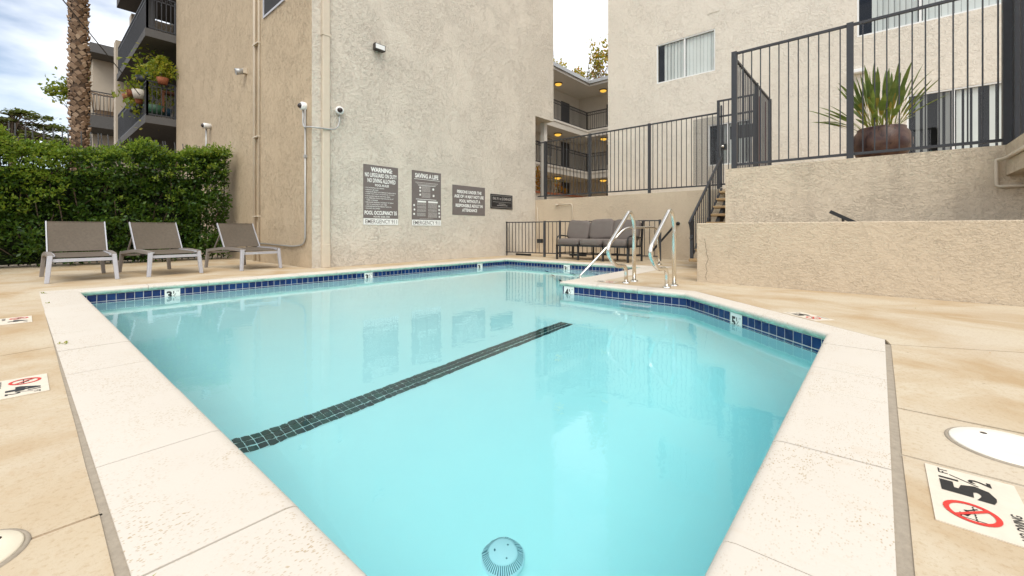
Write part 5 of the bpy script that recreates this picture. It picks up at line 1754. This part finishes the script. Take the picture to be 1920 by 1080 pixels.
# ================================================================== COURTYARD block seen through the gap
cb = empty('apartment_building', (22, 14, 1.87), 'courtyard block with open walkways seen through the gap', 'building')
B().box(10, 25.2, 15.5, 15.9, 1.8, 9.9).build('wall', M['far_stucco'], cb)
B().box(24.9, 25.3, 3.0, 15.5, 1.8, 9.9).build('end_wall', M['far_stucco'], cb)
B().box(23.4, 24.9, 8.9, 11.6, 1.87, 9.6).build('stair_tower', M['far_stucco'], cb) if False else None
for z, th in ((4.46, 0.42), (7.08, 0.42)):
    s_ = B().prism([(10, 13.9), (23.3, 13.9), (23.3, 3.0), (24.9, 3.0), (24.9, 15.5), (10, 15.5)], z - th, z).build('walkway_slab', M['far_stucco'], cb)
    B().prism([(10, 13.87), (23.27, 13.87), (23.27, 3.0), (23.3, 3.0), (23.3, 13.9), (10, 13.9)], z - .10, z + .02).build('nosing', M['far_stucco'], s_)
    far_rail([(12, 13.97), (23.37, 13.97), (23.37, 4)], z, z + 1.15, s_, deco=True)
B().prism([(10, 13.6), (23.0, 13.6), (23.0, 3.0), (25.4, 3.0), (25.4, 16), (10, 16)], 9.72, 10.02).build('roof', M['far_stucco'], cb)
B().prism([(10, 13.5), (22.9, 13.5), (22.9, 3.0), (23.0, 3.0), (23.0, 13.6), (10, 13.6)], 9.86, 10.06).build('gutter', M['grey_metal'], cb)
for z in (1.87, 4.46, 7.08):
    B().box(22.7, 23.6, 15.44, 15.5, z, z + 2.05).build('door', M['door'], cb)
    wnd = B().box(20.4, 21.7, 15.44, 15.5, z + .9, z + 2.1).build('window', M['white_metal'], cb)
    B().box(20.46, 21.64, 15.425, 15.44, z + .96, z + 2.04).build('pane', M['blind_grey'], wnd)
    B().box(24.84, 24.9, 12.2, 13.4, z + .6, z + 1.9).build('shutter', M['dark_room'], cb)
def ceiling_light(c, lab):
    t = empty('ceiling_light', c, lab, 'ceiling light', 'round glowing lights under the walkway ceilings')
    c = Vector(c)
    B().lathe(c, [(.24, 0), (.24, -.05), (.2, -.06)], 18).build('collar', M['bronze'], t)
    B().lathe(c, [(.21, -.05), (.17, -.12), (.08, -.16), (0, -.165)], 18).build('shade', M['lamp'], t)
for (u, v, zc, lab) in ((1047, 152, 9.72, 'glowing ceiling light under the courtyard roof, left'), (1131, 169, 9.72, 'glowing ceiling light under the courtyard roof, right'),
                        (1046, 241, 6.66, 'glowing ceiling light under the top walkway, left'), (1132, 254, 6.66, 'glowing ceiling light under the top walkway, right'),
                        (1046, 328, 4.04, 'glowing ceiling light under the middle walkway, left'), (1131, 336, 4.04, 'glowing ceiling light under the middle walkway, right')):
    if u < 1100:
        p = at_y(u, v, 14.7)
    else:
        p = at_x(u, v, 24.1)
    ceiling_light((p.x, p.y, zc), lab)
pl = empty('planter_box', (14.5, 11.8, 1.87), 'long courtyard planter with a brick red edge behind the railing', 'planter')
B().box(12.9, 19.5, 11.2, 12.2, 1.86, 2.42).build('box', M['far_stucco'], pl)
B().box(12.85, 19.55, 11.12, 12.28, 2.42, 2.50).build('edge', M['terracotta'], pl)
def shrub(u, Y, z0, z1, w_, mat, n, label):
    c = at_y(u, 340, Y)
    t = empty('shrub', (c.x, Y, z0), label, 'shrub')
    B().bar((c.x, Y, z0), (c.x, Y, z0 + (z1 - z0) * .6), .04).build('stem', M['twig'], t)
    p = np.column_stack([rng.normal(size=n) * w_ * .45 + c.x, rng.normal(size=n) * w_ * .45 + Y, rng.uniform(z0 + .1, z1, n)])
    leaves('foliage', M[mat], p, rng.uniform(.06, .16, n), t, nrm=np.array([[0, 0, .8]]))
shrub(1011, 11.7, 2.48, 3.75, .42, 'orange_leaf', 420, 'orange yellow shrub in the courtyard planter by the column')
shrub(1047, 11.7, 2.48, 3.15, .22, 'orange_leaf', 130, 'small orange flowering plant in the middle of the planter')
shrub(1060, 11.7, 2.48, 2.85, .15, 'orange_leaf', 70, 'low red flowering plant at the planter end')
